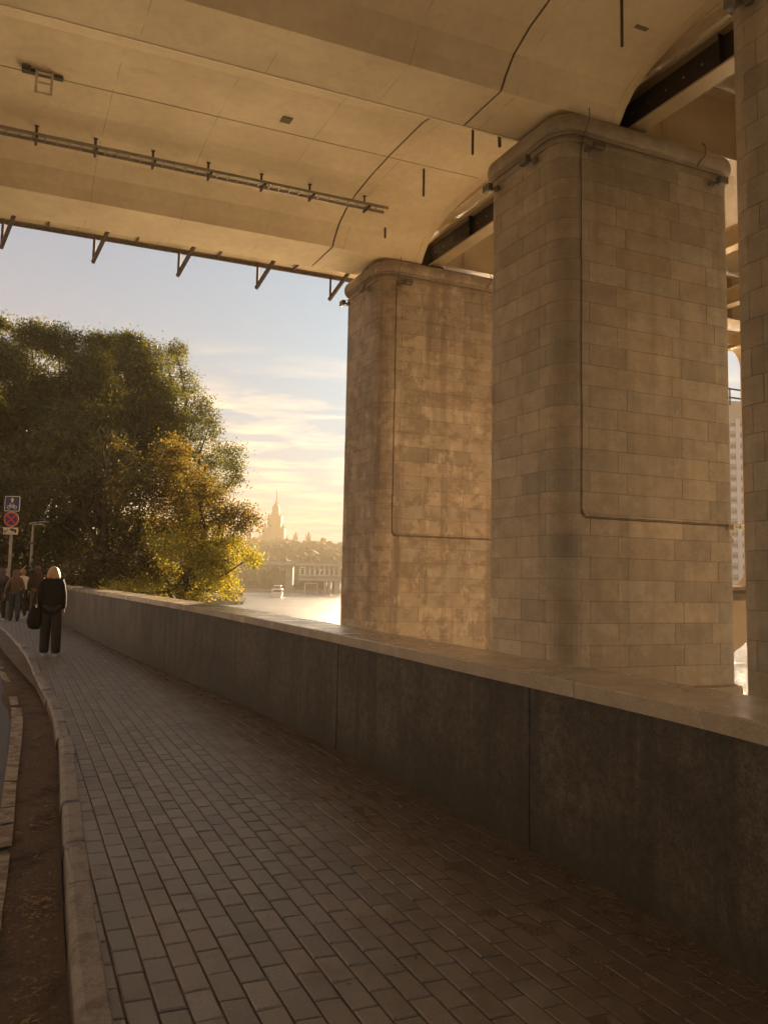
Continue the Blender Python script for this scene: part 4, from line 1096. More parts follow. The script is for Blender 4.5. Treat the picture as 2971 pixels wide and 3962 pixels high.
boat('river_boat', 1073, 2310, 16, 4.2, 4.3, radians(96), 'white canopied river boat seen end on in mid-channel', (M['boat_white'], M['boat_white'], M['far_grey']), big=True)
boat('river_boat', 848, 2336, 12, 3.6, 2.9, radians(160), 'dark low boat moored behind the maple twigs, nearest the bank', (M['boat_dark'], M['boat_dark'], M['boat_white']))
boat('river_boat', 902, 2322, 14, 3.4, 3.6, radians(120), 'orange and white boat half hidden by the lowest maple leaves', (M['boat_white'], M['boat_orange'], M['boat_white']))

# white tower block through the gap
YT = 290.0
tw = empty('tower_block', tuple(aty(2835, 2270, YT)*np.array([1, 1, 0])+np.array([0, 0, 0]))); tag(tw, 'tall white tower block seen in the slit between two piers', 'building')
xl_ = aty(2650, 1900, YT)[0]; xr_ = aty(2866, 1900, YT)[0]; zt_ = aty(2830, 1548, YT)[2]; zb1 = aty(2830, 1620, YT)[2]
b = MB(); b.box(((xl_+xr_+14)/2, YT+7, zb1/2-1), (xr_-xl_+14, 14, zb1+2)); b.build('wall', M['tower_panel'], tw)
b = MB(); b.box(((xl_+xr_+14)/2, YT+7.5, (zt_+zb1)/2), (xr_-xl_+13, 12, zt_-zb1)); b.build('roof_storey', M['far_grey'], tw)
b = MB()
for zx in (2808, 2848, 2770, 2720, 2680, 2890, 2930): 
    x = aty(zx+8, 1900, YT)[0]; b.box((x, YT-0.15, zb1/2-1), (1.6, 0.5, zb1+2))
b.build('pilaster', M['tower_white'], tw)
fl_h = (aty(2830, 1700, YT)[2]-aty(2830, 1742, YT)[2])
k = 0; z = zb1-2.2
while z > 2:
    for zx in (2832, 2796, 2750, 2705, 2872, 2915):
        x = aty(zx+6, 1900, YT)[0]
        b = MB(); b.box((x, YT-0.02, z), (2.3, 0.2, 1.1)); b.build('window', M['glass'], tw)
        b = MB(); b.box((x, YT-0.04, z-1.9), (2.6, 0.25, 1.5)); b.build('panel', M['tower_white'], tw)
    z -= fl_h; k += 1
fgr = MB(); fgr.prism([(60, 262), (700, 262), (700, 330), (60, 330)], -5.6, -1.0); fgr.build('opposite_quay', M['quay'])['kind'] = 'structure'

# ------------------------------------------------------------------ trees
def crown(name, blobs, leafsize, per, mat, parent, seed, droop=0.0, tone_bias=0.0, aspect=2.2):
    """blobs: (x, y, z, rx, rz, n_tufts) clumps of twigs, each hung with leaves"""
    rg = np.random.default_rng(seed)
    Vs = []; Ts = []
    for (x, y, z, rx, rz_, nt_) in blobs:
        d = rg.normal(size=(nt_, 3)); d /= np.linalg.norm(d, axis=1)[:, None]
        rr = (rg.uniform(0.15, 1.0, nt_)**0.55)
        tc_ = d*rr[:, None]*np.array([rx, rx, rz_])+np.array([x, y, z])
        tt = np.clip(rg.normal(0.4+tone_bias, 0.28, nt_), 0, 1); tr_ = rg.uniform(0.28, 0.6, nt_)
        tj = np.clip(rg.normal(0.12, 0.22, nt_), 0, 1)
        for i in range(nt_):
            m_ = per
            lp = rg.normal(size=(m_, 3))*0.5*tr_[i]*np.array([1, 1, 0.8])+tc_[i]
            ax = rg.normal(size=(m_, 3)); ax[:, 2] -= droop; ax += d[i]*0.6; ax /= np.linalg.norm(ax, axis=1)[:, None]
            bx = rg.normal(size=(m_, 3)); bx -= ax*np.sum(ax*bx, axis=1)[:, None]; bx /= np.linalg.norm(bx, axis=1)[:, None]
            L_ = leafsize*rg.uniform(0.6, 1.3, m_)[:, None]; W_ = L_/aspect
            q = np.stack([lp-ax*L_/2, lp+bx*W_/2, lp+ax*L_/2, lp-bx*W_/2], axis=1)
            Vs.append(q.reshape(-1, 3))
            to = np.stack([np.clip(tt[i]+rg.normal(0, 0.12, m_), 0, 1), np.clip(tj[i]+rg.normal(0, 0.1, m_), 0, 1), np.zeros(m_)], axis=1); Ts.append(to)
    v = np.vstack(Vs); tn = np.vstack(Ts); nq = len(v)//4
    off = np.array(parent.location); v = v-off
    me = bpy.data.meshes.new(name); me.vertices.add(len(v)); me.vertices.foreach_set('co', v.ravel())
    me.loops.add(nq*4); me.loops.foreach_set('vertex_index', np.arange(nq*4)); me.polygons.add(nq)
    me.polygons.foreach_set('loop_start', np.arange(nq)*4); me.update(calc_edges=True)
    at = me.color_attributes.new('tone', 'FLOAT_COLOR', 'CORNER'); c4 = np.concatenate([tn, np.ones((nq, 1))], axis=1).astype(np.float32)
    at.data.foreach_set('color', np.repeat(c4, 4, axis=0).ravel()); me.materials.append(mat); me.validate()
    o = bpy.data.objects.new(name, me); COL.objects.link(o); o.parent = parent; return o
def trunk(root, base, tips, r0, seed=0):
    rg = random.Random(seed); b = MB(); base = np.array(base, float)
    top = sum(np.array(t, float) for t in tips)/len(tips); fork = base+(top-base)*0.38; fork[2] = base[2]+(top[2]-base[2])*0.40
    b.tube([base, base*0.7+fork*0.3+np.array([0.15, 0, 0]), fork], [r0*1.25, r0, r0*0.75], 10)
    for t in tips:
        t = np.array(t, float); k1 = fork+(t-fork)*0.4+np.array([rg.uniform(-.5, .5), rg.uniform(-.5, .5), rg.uniform(0, .8)]); k2 = fork+(t-fork)*0.75+np.array([rg.uniform(-.4, .4), rg.uniform(-.4, .4), rg.uniform(-.2, .5)])
        b.tube([fork, k1, k2, t], [r0*0.55, r0*0.34, r0*0.18, r0*0.05], 7)
        q_ = 0.35 if r0 < 0.3 else 1.0
        for _ in range(4):
            e = k2+q_*np.array([rg.uniform(-1.6, 1.6), rg.uniform(-1.6, 1.6), rg.uniform(-0.4, 1.8)]); mid = (k2+e)/2+np.array([0, 0, 0.1]); b.tube([k2, mid, e], [r0*0.14, r0*0.09, r0*0.03], 5)
        for _ in range(3):
            e = k1+q_*np.array([rg.uniform(-1.9, 1.9), rg.uniform(-1.6, 1.6), rg.uniform(-0.2, 1.8)]); mid = (k1+e)/2+np.array([0, 0, 0.1]); b.tube([k1, mid, e], [r0*0.18, r0*0.11, r0*0.03], 5)
    b.build('trunk', M['bark'], root, smooth=True)
SP = 1/0.5584
def tree(label, Y, pblobs, mat, base_px, seed, leafsize=0.15, per=26, droop=0.0, dens=1.0, ydepth=2.5, tone_bias=0.0, zb=-1.2, r0=0.32, cat='tree', grp='trees on the river bank', aspect=2.2):
    rg = random.Random(seed); bl = []; tips = []
    ppm = 1661.0/Y
    for (px, py, rpx, rpz) in pblobs:
        yo = Y+rg.uniform(-ydepth, ydepth)
        p = aty(px*SP, py*SP, yo); rx = rpx/ppm; rz_ = rpz/ppm
        nt_ = int(dens*75*(rx*rx*rz_)**0.72)+10
        bl.append((p[0], p[1], p[2], rx, rz_, nt_)); tips.append(p)
    base = aty(base_px*SP, 1300*SP, Y); base[2] = zb
    root = empty('broadleaf_tree', tuple(base)); tag(root, label, cat, grp)
    crown('crown', bl, leafsize, per, mat, root, seed, droop, tone_bias, aspect)
    tips2 = sorted(tips, key=lambda q_: rg.random())[:9]
    trunk(root, base, tips2, r0, seed)
    return root
# (photo x, y, half-width, half-height) measured at 1659 px wide
tree('tallest willow with a feathery grey-green top against the sky', 40, [
    (20, 780, 45, 40), (70, 730, 48, 38), (130, 745, 50, 45), (60, 830, 70, 55), (-40, 760, 60, 50), (-60, 860, 80, 70), (20, 930, 90, 70), (110, 880, 80, 60), (-100, 980, 90, 90), (60, 1020, 90, 70), (150, 980, 80, 70), (170, 820, 45, 45), (0, 700, 26, 16), (-120, 850, 90, 80)],
     M['leaf_willow'], 40, 21, leafsize=0.19, per=36, dens=1.5, droop=0.5, aspect=3.2, ydepth=2.5)
tree('broad willow with rounded dark crown, second from the left', 41, [
    (250, 765, 60, 42), (200, 800, 55, 50), (300, 790, 55, 45), (240, 860, 80, 55), (330, 860, 60, 45), (200, 930, 90, 60), (300, 930, 80, 55), (150, 1000, 80, 60), (260, 1010, 80, 60), (290, 750, 36, 24), (215, 745, 40, 26), (350, 920, 60, 50), (330, 1000, 60, 40), (270, 740, 30, 20), (90, 950, 80, 60)],
     M['leaf_willow'], 240, 22, leafsize=0.19, per=36, dens=1.5, droop=0.5, aspect=3.2, ydepth=2.5)
tree('airy willow at the right of the row, sky showing through its branches', 42, [
    (360, 775, 44, 34), (395, 830, 44, 38), (345, 830, 40, 30), (425, 880, 38, 34), (440, 935, 36, 34), (400, 905, 34, 22), (465, 990, 34, 36), (500, 985, 30, 34), (508, 1030, 24, 26), (470, 1050, 34, 30), (370, 960, 50, 40), (420, 1000, 44, 36), (380, 755, 26, 18), (455, 915, 18, 20), (400, 1060, 60, 40)],
     M['leaf_willow'], 400, 23, leafsize=0.16, per=24, droop=0.3, aspect=3.0, dens=1.0, ydepth=2.2, tone_bias=0.05, r0=0.26)
tree('dusky tree behind the road sign and the walkers', 33, [
    (-60, 1080, 90, 80), (30, 1090, 90, 80), (110, 1120, 80, 70), (20, 1180, 90, 60), (-60, 1190, 80, 60), (120, 1200, 80, 60), (-150, 1120, 90, 110), (180, 1080, 70, 60)],
     M['leaf_dark'], 20, 24, leafsize=0.14, per=28, ydepth=2.0, aspect=1.9)
tree('brown-green maple in shade left of the orange maple', 31, [
    (180, 1060, 60, 50), (250, 990, 46, 44), (230, 1060, 70, 60), (300, 1060, 60, 60), (190, 1150, 80, 60), (280, 1150, 80, 60), (210, 1230, 80, 40), (150, 1180, 60, 50), (300, 1230, 70, 40), (240, 950, 24, 20)],
     M['leaf_dark'], 230, 25, leafsize=0.13, per=28, ydepth=1.8, tone_bias=0.25, aspect=1.7)
tree('maple with orange leaves rising to a ragged point above the wall', 30, [
    (372, 960, 16, 18), (362, 985, 26, 22), (395, 975, 20, 14), (385, 1020, 44, 34), (430, 1040, 36, 28), (350, 1060, 50, 40), (410, 1080, 50, 34), (455, 1080, 36, 26), (470, 1120, 36, 20), (380, 1130, 60, 36), (500, 1105, 26, 16), (530, 1110, 18, 14), (546, 1125, 10, 16), (515, 1138, 26, 12), (360, 1180, 40, 26), (330, 1210, 34, 24), (300, 1150, 40, 30), (420, 1195, 30, 14), (505, 1170, 24, 8), (290, 1235, 36, 22)],
     M['leaf_orange'], 380, 26, leafsize=0.10, per=30, ydepth=1.3, dens=1.6, r0=0.2, aspect=1.6)
tree('bright yellow-green maple whose branches overhang the wall coping', 29, [
    (430, 1165, 60, 26), (480, 1172, 44, 20), (505, 1192, 42, 16), (541, 1204, 14, 9), (375, 1190, 44, 30), (345, 1155, 30, 22), (440, 1212, 50, 24), (482, 1226, 26, 14), (405, 1240, 44, 24), (455, 1250, 34, 14), (350, 1235, 34, 22), (310, 1255, 30, 12), (270, 1272, 26, 8), (435, 1270, 36, 12), (380, 1272, 34, 14), (425, 1292, 22, 9), (468, 1272, 20, 9), (492, 1262, 12, 6), (500, 1280, 9, 5), (400, 1130, 30, 18), (460, 1140, 24, 12), (290, 1284, 44, 12), (340, 1290, 46, 12), (330, 1262, 40, 16), (470, 1205, 44, 22), (455, 1232, 40, 16), (470, 1252, 26, 10), (550, 1212, 8, 6), (235, 1285, 34, 9)],
     M['leaf_green'], 390, 27, leafsize=0.10, per=26, ydepth=1.6, dens=1.45, r0=0.2, aspect=1.6)
# shrub behind the walkers and left row beyond the road
for i, (px, lab) in enumerate(((-20, 'low dark shrub directly behind the sign post'), (90, 'low dark shrub behind the walker in maroon'), (185, 'low dark shrub behind the blonde walker'))):
    tree(lab, 29.5+i, [(px, 1245, 60, 36), (px-30, 1275, 50, 30), (px+35, 1275, 50, 30), (px, 1300, 70, 26)], M['leaf_dark'], px, 60+i, leafsize=0.12, per=26, ydepth=0.8, zb=-0.3, r0=0.07, cat='shrub', grp='shrubs behind the walkers', aspect=1.7)

# ------------------------------------------------------------------ street furniture
sp_ = atz(14*SP, 1338*SP, 0.0); SX, SY = float(sp_[0]), float(sp_[1])
sg = empty('sign_post', (SX, SY, 0)); tag(sg, 'grey post with a bicycle sign, a round red sign and a white plate', 'road sign')
lean = 0.0
b = MB(); b.tube([(SX, SY, 0), (SX, SY, 4.0)], 0.045, 12); b.tube([(SX, SY, 0), (SX, SY, 0.12)], 0.09, 12); b.build('post', M['lamp_metal'], sg, smooth=False)
def rrect(w_, h_, r_, n=5): return rounded(-w_/2, w_/2, -h_/2, h_/2, r_, n)
X = np.array([1.0, 0, 0]); Zv = np.array([0, 0, 1.0])
def splate(nm, poly, zc, mat, yo, th=0.012, xo=0.0):
    b = MB(); b.plate(poly, (SX+xo, SY-0.06+yo, zc), X, Zv, th); return b
zq = 3.78
b = splate('a', rrect(0.50, 0.50, 0.04), zq, None, 0.0); sq = b.build('bicycle_sign', M['sign_white'], sg)
b = splate('a', rrect(0.46, 0.46, 0.03), zq, None, -0.004); b.build('blue_field', M['sign_blue'], sq)
b = MB(); y0 = SY-0.06-0.018
b.plate([(-0.028, -0.0), (0.028, -0.0), (0.028, 0.075), (0.065, 0.075), (0.0, 0.175), (-0.065, 0.075), (-0.028, 0.075)], (SX, y0+0.002, zq+0.035), X, Zv, 0.004)
b.build('arrow', M['sign_cream'], sq)
b = MB()
def ringp(cx, cz, r_, w_=0.006): b.tube([(SX+cx+r_*cos(t), y0, zq+cz+r_*sin(t)) for t in np.linspace(0, 2*pi, 20, endpoint=False)], w_, 5, closed=True)
ringp(-0.105, -0.12, 0.055, 0.008); ringp(0.105, -0.12, 0.055, 0.008)
def ln_(a, c): b.tube([(SX+a[0], y0, zq+a[1]), (SX+c[0], y0, zq+c[1])], 0.007, 5)
for a, c in (((-0.105, -0.12), (-0.065, -0.02)), ((-0.065, -0.02), (-0.075, 0.005)), ((-0.075, 0.005), (-0.04, 0.008)), ((-0.07, -0.045), (0.045, -0.04)), ((-0.07, -0.045), (0.01, -0.125)), ((0.01, -0.125), (0.105, -0.12)), ((0.045, -0.03), (0.01, -0.125)), ((0.045, -0.04), (0.105, -0.12)), ((0.03, -0.018), (0.065, -0.018))): ln_(a, c)
b.build('bicycle_emblem', M['sign_white'], sq)
circ = lambda r_: [(r_*cos(t), r_*sin(t)) for t in np.linspace(0, 2*pi, 32, endpoint=False)]
zr = 3.27
b = splate('a', circ(0.245), zr, None, 0.0); rs = b.build('no_stopping_sign', M['sign_white'], sg)
b = splate('a', circ(0.235), zr, None, -0.004); b.build('red_ring', M['sign_red'], rs)
b = splate('a', circ(0.185), zr, None, -0.008); b.build('blue_disc', M['sign_blue'], rs)
b = MB()
for a_ in (45, 135):
    d = np.array([cos(radians(a_)), 0, sin(radians(a_))]); c = np.array([SX, SY-0.062-0.004-0.011-(0.003 if a_ > 90 else 0), zr]); b.beam(c-d*0.205, c+d*0.205, 0.010, 0.045, up=(-d[2], 0, d[0]))
b.build('red_cross', M['sign_red'], rs)
zp = 2.88
b = splate('a', rrect(0.48, 0.23, 0.012), zp, None, 0.0); ps = b.build('tow_away_plate', M['sign_cream'], sg)
b = MB(); y1 = SY-0.06-0.010
b.plate([(-0.235, -0.01), (-0.10, -0.01), (-0.10, 0.03), (-0.125, 0.045), (-0.14, 0.015), (-0.235, 0.015)], (SX, y1, zp), X, Zv, 0.004)
b.plate([(-0.02, 0.075), (0.0, 0.09), (0.19, 0.04), (0.20, 0.0), (0.185, -0.045), (0.15, -0.03), (0.0, 0.025), (-0.02, 0.045)], (SX, y1, zp), X, Zv, 0.004)
def lq(a, c, w_=0.008): b.tube([(SX+a[0], y1-0.002, zp+a[1]), (SX+c[0], y1-0.002, zp+c[1])], w_/2, 5)
lq((-0.13, 0.02), (-0.11, 0.08)); lq((-0.11, 0.08), (-0.045, 0.0)); lq((-0.045, 0.0), (-0.02, 0.06)); lq((0.04, 0.082), (0.09, 0.10)); lq((0.09, 0.10), (0.16, 0.055)); lq((-0.235, -0.065), (0.22, -0.065), 0.01)
for cx, cz in ((-0.18, -0.03), (0.05, 0.0), (0.16, -0.035)): b.plate([(0.022*cos(t), 0.022*sin(t)) for t in np.linspace(0, 2*pi, 12, endpoint=False)], (SX+cx, y1-0.001, zp+cz), X, Zv, 0.004)
b.build('tow_truck_emblem', M['sign_black'], ps)
b = MB()
for zz in (3.9, 3.62, 3.38, 3.15, 2.92): b.tube([(SX, SY, zz-0.02), (SX, SY, zz+0.02)], 0.068, 10)
b.build('clamp', M['galv'], sg)

LPY = 30.0; lb = aty(66*SP, 1240*SP, LPY); LX = float(lb[0]); lt = float(aty(68*SP, 1133*SP, LPY)[2])
lm = empty('street_lamp', (LX, LPY, 0)); tag(lm, 'slim grey street lamp with one flat head, left of the trees', 'street lamp')
b = MB(); b.tube([(LX, LPY, -0.3), (LX, LPY, 0.9), (LX, LPY, lt-0.5)], [0.07, 0.06, 0.05], 12); b.tube([(LX, LPY, lt-0.55), (LX, LPY, lt)], 0.038, 12); b.build('pole', M['lamp_metal'], lm)
b = MB(); rr = []
for t in np.linspace(0, 1, 8):
    x = LX-0.12+0.72*t; w_ = 0.13*sin(pi*(0.15+0.8*t))+0.03; h_ = 0.05*(1-t*0.5); zc = lt+0.02+0.15*t-0.05*t*t
    rr.append([(x, LPY+w_*cos(a_), zc+h_*sin(a_)) for a_ in np.linspace(0, 2*pi, 12, endpoint=False)])
b.loft(rr); b.build('lamp_head', M['lamp_metal'], lm, smooth=True)
b = MB(); b.box((LX+0.20, LPY, lt+0.01), (0.36, 0.15, 0.03)); b.build('diffuser', M['sign_white'], lm)
b = MB(); b.box((LX, LPY, lt-0.72), (0.20, 0.16, 0.10), bevel=0.02); b.build('control_box', M['rust'], lm)

# ------------------------------------------------------------------ people
def skinmesh(name, verts, edges, radii, mat, parent, sub=2, root_i=0):
    me = bpy.data.meshes.new(name); me.from_pydata([tuple(v_) for v_ in verts], edges, []); o = bpy.data.objects.new(name, me); COL.objects.link(o)
    md = o.modifiers.new('skin', 'SKIN')
    sv = me.skin_vertices[0].data
    for i, r_ in enumerate(radii):
        sv[i].radius = (r_, r_) if not hasattr(r_, '__len__') else r_
        sv[i].use_root = (i == root_i)
    md.use_smooth_shade = True
    ss = o.modifiers.new('sub', 'SUBSURF'); ss.levels = sub; ss.render_levels = sub
    dg = bpy.context.evaluated_depsgraph_get(); ev = o.evaluated_get(dg); nm = bpy.data.meshes.new_from_object(ev)
    o.modifiers.clear(); o.data = nm; nm.materials.clear(); nm.materials.append(mat)
    for p_ in nm.polygons: p_.use_smooth = True
    nm.name = name; o.parent = parent; return o
def person(label, loc, rz, H, sp, group='people walking away along the pavement'):
    """local frame: x right, +y the way the person faces; built for height 1.70 and scaled"""
    root = empty('person', loc, rz); k = H/1.70; tag(root, label, 'person', group)
    Sx = sp.get('wide', 1.0)
    V3 = lambda x, y, z: np.array([x*Sx, y, z])*k
    step = sp.get('step', 0.12); la, ra = sp.get('larm'), sp.get('rarm')
    # joints
    J = dict(pel=V3(0, 0, .95), abd=V3(0, 0, 1.08), ch=V3(0, 0.0, 1.27), nb=V3(0, 0.0, 1.42), nk=V3(0, .01, 1.485), h1=V3(0, .02, 1.55), h2=V3(0, .02, 1.62),
             ls=V3(-.152, 0, 1.365), rs=V3(.152, 0, 1.365), lh=V3(-.085, 0, .90), rh=V3(.085, 0, .90),
             lk=V3(-.095, step*0.5, .49), rk=V3(.095, -step*0.2, .49), lf=V3(-.10, step*0.55, .085), rf=V3(.10, -step*1.0, .095), lt=V3(-.115, step*0.55+.15, .03), rt=V3(.115, -step*1.0+.15, .03))
    J['le'], J['lw'] = [V3(*q_) for q_ in (la or ((-.23, -.04, 1.12), (-.235, .06, .88)))]
    J['re'], J['rw'] = [V3(*q_) for q_ in (ra or ((.23, -.04, 1.12), (.235, .06, .88)))]
    vs = []; ed = []; rd_ = []; ix = {}
    def av(n_, p_, r_, par=None):
        ix[n_] = len(vs); vs.append(p_); rd_.append(r_*k if not hasattr(r_, '__len__') else (r_[0]*k, r_[1]*k))
        if par: ed.append((ix[par], ix[n_]))
    av('pel', J['pel'], (.135, .095)); av('abd', J['abd'], (.12, .085), 'pel'); av('ch', J['ch'], (.145, .10), 'abd'); av('nb', J['nb'], (.07, .065), 'ch'); av('nk', J['nk'], .048, 'nb'); av('h1', J['h1'], (.068, .078), 'nk'); av('h2', J['h2'], (.072, .085), 'h1')
    av('nose', J['h1']+V3(0, .105, .005), .012, 'h1'); av('earl', J['h1']+V3(-.083, 0, .01), .014, 'h1'); av('earr', J['h1']+V3(.083, 0, .01), .014, 'h1')
    for s_ in 'lr':
        sgn = -1 if s_ == 'l' else 1
        av(s_+'s', J[s_+'s'], .052, 'ch'); av(s_+'e', J[s_+'e'], .038, s_+'s'); av(s_+'w', J[s_+'w'], .024, s_+'e')
        dv = J[s_+'w']-J[s_+'e']; dv /= np.linalg.norm(dv)
        pm = J[s_+'w']+dv*.07*k; av(s_+'p', pm, (.030, .018), s_+'w')
        for fi, (fy, fl_) in enumerate(((-.03, .065), (-.010, .075), (.010, .07), (.028, .055))):
            f1 = pm+dv*fl_*.6*k+V3(0, fy, 0); av('%sf%d' % (s_, fi), f1, .0085, s_+'p'); av('%sg%d' % (s_, fi), f1+dv*fl_*.45*k+V3(-sgn*.012, 0.004, 0), .0075, '%sf%d' % (s_, fi))
        th = J[s_+'w']+dv*.045*k+V3(-sgn*.01, .035, 0); av(s_+'th', th, .010, s_+'w'); av(s_+'th2', th+dv*.035*k+V3(0, .012, 0), .008, s_+'th')
        av(s_+'h', J[s_+'h'], .085, 'pel'); av(s_+'k', J[s_+'k'], .055, s_+'h'); av(s_+'f', J[s_+'f'], .036, s_+'k'); av(s_+'t', J[s_+'t'], .030, s_+'f')
    skinmesh('body', vs, ed, rd_, M['skin'], root, 2)
    # eyes
    for sgn in (-1, 1):
        e = MB(); c = J['h1']+V3(sgn*.03, .098, .02); e.lathe((c[0], c[1], c[2]-.009*k), [(0.002*k, 0), (.010*k, .005*k), (.010*k, .012*k), (.002*k, .018*k)], 8); e.build('eye', M['eye'], root, origin=(0, 0, 0))
    # top garment
    def garment(nm, keys, mat):
        vv = []; ee = []; rr_ = []; id_ = {}
        for (n_, p_, r_, par) in keys:
            id_[n_] = len(vv); vv.append(p_); rr_.append(tuple(q_*k for q_ in r_) if hasattr(r_, '__len__') else r_*k)
            if par: ee.append((id_[par], id_[n_]))
        return skinmesh(nm, vv, ee, rr_, mat, root, 2)
    b_ = sp.get('bulk', 1.0); hem = sp.get('hem', 0.86)
    def lerp(a, c, t): return a*(1-t)+c*t
    K = [('ch', J['ch'], (.175*b_, .125*b_), None), ('abd', J['abd'], (.165*b_, .12*b_), 'ch'), ('hip', V3(0, 0, 0.97), (.170*b_, .125*b_), 'abd'), ('hem', V3(0, 0, hem), (.172*b_, .13*b_), 'hip'), ('up', V3(0, 0, 1.37), (.115*b_, .09*b_), 'ch'), ('col', V3(0, 0.0, 1.475), .060, 'up')]
    for s_ in 'lr': K += [(s_+'s', J[s_+'s']+V3(0, 0, -.015), .070*b_, 'up'), (s_+'e', J[s_+'e'], .062*b_, s_+'s'), (s_+'w', lerp(J[s_+'e'], J[s_+'w'], sp.get('sleeve', 1.0)), .046*b_, s_+'e')]
    garment('jacket' if b_ > 1 else 'sweater', K, M[sp['top']])
    # trousers
    lw = sp.get('leg', 1.0)
    K = [('pel', V3(0, 0, .97), (.15, .11), None)]
    for s_ in 'lr': K += [(s_+'h', J[s_+'h'], .098, 'pel'), (s_+'k', J[s_+'k'], .072*lw, s_+'h'), (s_+'f', J[s_+'f']+V3(0, 0, .06), .064*lw, s_+'k'), (s_+'g', J[s_+'f']+V3(0, .01, -.035), .066*lw, s_+'f')]
    garment('trousers', K, M[sp['bottom']])
    for s_ in 'lr':
        sh = MB(); f_ = J[s_+'f']; rr2 = []
        for (yo, w_, h_) in ((-.075, .030, .05), (-.04, .042, .085), (.04, .045, .075), (.11, .046, .05), (.165, .036, .035), (.19, .012, .02)):
            zc = f_[2]-.085*k if s_ == 'l' else max(0.0, f_[2]-.095*k)
            rr2.append([(f_[0]+w_*k*cos(a_), f_[1]+yo*k, zc+h_*k*0.5*(1+sin(a_))) for a_ in np.linspace(0, 2*pi, 10, endpoint=False)])
        sh.loft(rr2); sh.build('shoe', M[sp['shoe']], root, smooth=True, origin=(0, 0, 0))
    # hair
    hs_ = sp['hair']; hb = MB(); rr2 = []
    hc = J['h1']+V3(0, 0, .02)
    if hs_[0] == 'bob': prof = [(-.125, .070, .07, -.01), (-.118, .118, .10, -.012), (-.09, .134, .112, -.012), (-.04, .120, .112, -.012), (0, .110, .110, -.008), (.045, .096, .102, -.004), (.08, .072, .08, 0), (.103, .042, .045, 0), (.114, .006, .006, 0)]
    elif hs_[0] == 'long': prof = [(-.44, .045, .03, -.145), (-.36, .09, .045, -.15), (-.24, .12, .055, -.14), (-.13, .110, .08, -.075), (-.05, .098, .095, -.015), (.02, .098, .102, -.008), (.07, .085, .092, -.004), (.10, .055, .06, 0), (.115, .01, .01, 0)]
    else: prof = [(-.10, .052, .05, -.035), (-.06, .080, .075, -.028), (-.01, .092, .092, -.015), (.04, .090, .095, -.006), (.08, .068, .075, 0), (.108, .02, .02, 0)]
    rg = random.Random(len(label))
    for (z_, wx_, wy_, yo) in prof:
        rr2.append([tuple(hc+V3(wx_*cos(a_)*(1+rg.uniform(-.05, .05)), yo+wy_*sin(a_)*(0.55 if sin(a_) > 0 and z_ < 0.05 else 1)*(1+rg.uniform(-.05, .05)), z_+rg.uniform(-.006, .006))) for a_ in np.linspace(0, 2*pi, 20, endpoint=False)])
    hb.loft(rr2); ho = hb.build('hair', M[hs_[1]], root, smooth=True, origin=(0, 0, 0))
    md = ho.modifiers.new('sub', 'SUBSURF'); md.levels = 2; md.render_levels = 2
    return root, J, k

face_away = 0.0
L1 = atz(107*SP, 1419*SP, 0.0)
lady, J, k = person('blonde person in a loose black jacket and dark trousers walking nearest, seen from behind', (float(L1[0]), float(L1[1])-0.0, 0.0), radians(25), 1.66,
    dict(top='cloth_black', bottom='cloth_dark', shoe='shoe_white', hair=('bob', 'hair_blonde'), bulk=1.16, hem=0.74, leg=1.4, wide=0.96, step=0.16, rarm=((.185, -.05, 1.12), (.205, .03, .88)), larm=((-.185, -.04, 1.12), (-.20, .08, .90))))
# her shoulder bag, hanging from the left hand side: a thing of its own
lm_ = lady.matrix_basis
def LW(x, y, z): return np.array(lm_ @ Vector((x, y, z)))
bag = empty('shoulder_bag', tuple(LW(-.33, 0.0, .50))); tag(bag, 'big slouchy black shoulder bag at the blonde walker\'s left side', 'bag')
b = MB(); rr = []
for (z_, w_, d_, xo) in ((.50, .10, .05, .02), (.53, .15, .08, .0), (.62, .185, .10, -.01), (.74, .18, .09, 0), (.86, .145, .06, .02), (.94, .11, .035, .03)):
    rr.append([tuple(LW(-.28+xo+w_*cos(a_)*0.66, .02+d_*sin(a_), z_)) for a_ in np.linspace(0, 2*pi, 16, endpoint=False)])
b.loft(rr); b.build('bag_body', M['cloth_black'], bag, smooth=True)
b = MB(); b.tube([LW(-.33, .02, .93), LW(-.28, .02, 1.15), LW(-.19, .02, 1.38), LW(-.16, -.02, 1.43), LW(-.19, -.09, 1.36), LW(-.25, -.06, 1.1), LW(-.22, .0, .93)], 0.012, 6); b.build('strap', M['cloth_black'], bag, smooth=True)
b = MB(); b.box(LW(-.26, -.06, .915), (0.035, 0.015, 0.05)); b.build('buckle', M['brass'], bag)

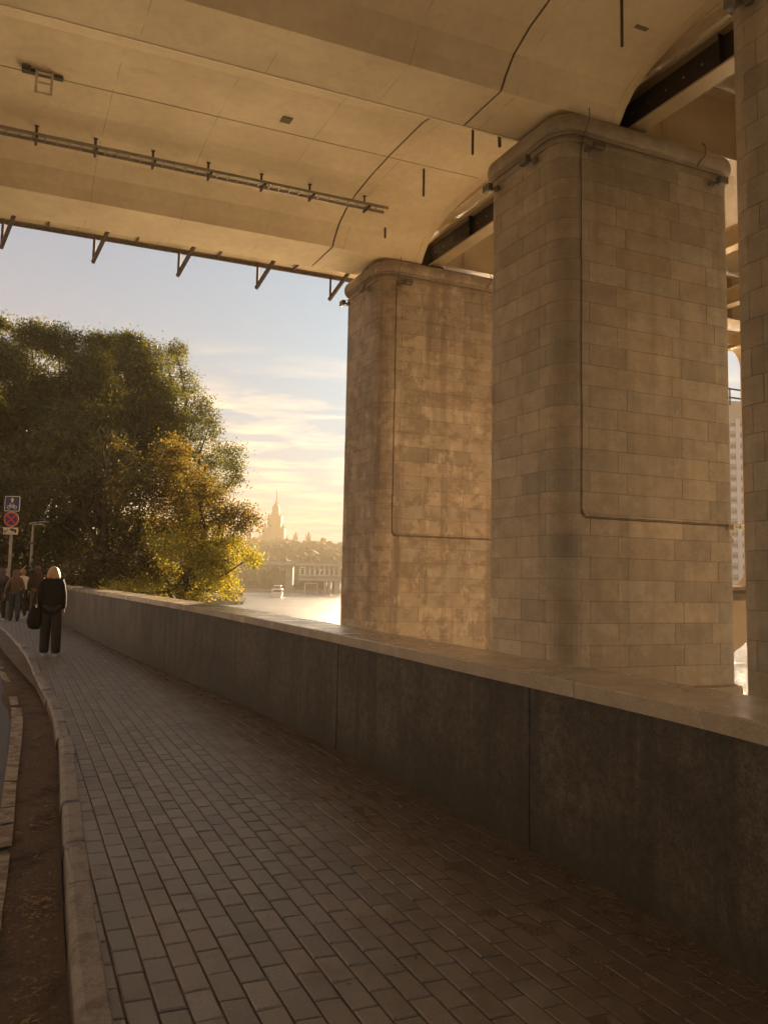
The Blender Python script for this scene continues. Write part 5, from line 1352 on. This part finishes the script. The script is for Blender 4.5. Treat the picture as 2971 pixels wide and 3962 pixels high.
def spot(px, py): p = atz(px*SP, py*SP, 0.0); return (float(p[0]), float(p[1]), 0.0)
person('person with very long brown hair in an olive sweater and wide jeans behind the post', spot(30, 1342), radians(24), 1.64,
    dict(top='cloth_olive', bottom='cloth_denim', shoe='shoe_dark', hair=('long', 'hair_brown'), bulk=1.02, hem=0.92, leg=1.25, step=0.2, larm=((-.25, -.05, 1.10), (-.30, .02, .86))))
person('curly-haired person in a white shirt with the right arm raised', spot(46, 1333), radians(24), 1.66,
    dict(top='cloth_white', bottom='cloth_black', shoe='shoe_dark', hair=('short', 'hair_tan'), hem=0.95, step=0.2, sleeve=0.15, larm=((-.28, .22, 1.42), (-.02, .22, 1.72)), rarm=((.24, -.02, 1.14), (.22, .16, .94))))
person('dark-haired person in a maroon hoodie and brown trousers ahead of the blonde walker', spot(77, 1338), radians(25), 1.80,
    dict(top='cloth_maroon', bottom='cloth_tan', shoe='shoe_dark', hair=('short', 'hair_dark'), bulk=1.12, hem=0.90, leg=1.3, step=0.18))
person('person in navy at the very left edge of the picture', spot(0, 1340), radians(26), 1.66,
    dict(top='cloth_navy', bottom='cloth_black', shoe='shoe_white', hair=('long', 'hair_dark'), bulk=1.08, step=0.2))
person('reddish-haired person in black between the post and the left edge, farther off', spot(11, 1329), radians(24), 1.70,
    dict(top='cloth_black', bottom='cloth_navy', shoe='shoe_dark', hair=('short', 'hair_tan'), step=0.15))
# tan tote and dark handbag carried by the walkers
h_ = spot(13, 1341); b = MB()
b.loft([[(h_[0]+0.30*0+w_*cos(a_), h_[1]+0.05*sin(a_), z_) for a_ in np.linspace(0, 2*pi, 12, endpoint=False)] for z_, w_ in ((.62, .14), (.68, .20), (.84, .19), (.90, .15))])
b.tube([(h_[0]-.1, h_[1], .88), (h_[0], h_[1], 1.02), (h_[0]+.1, h_[1], .88)], .010, 6)
tag(b.build('handbag', M['cloth_dark'], origin=(h_[0], h_[1], .62)), 'dark handbag held low by the long-haired walker in olive', 'bag')

# ------------------------------------------------------------------ the evening haze over the river
hx = MB(); hx.box((70, 680, 60), (1500, 1600, 142)); hz_o = hx.build('haze', [])
hm = bpy.data.materials.new('haze'); hm.use_nodes = True; t = hm.node_tree; t.nodes.clear()
mo = t.nodes.new('ShaderNodeOutputMaterial'); pvn = t.nodes.new('ShaderNodeVolumePrincipled')
pvn.inputs['Density'].default_value = 0.00078; pvn.inputs['Color'].default_value = (0.68, 0.58, 0.41, 1); pvn.inputs['Anisotropy'].default_value = -0.15
t.links.new(pvn.outputs[0], mo.inputs['Volume']); hz_o.data.materials.append(hm)
tag(hz_o, 'warm evening haze over the river', 'haze', kind='stuff')
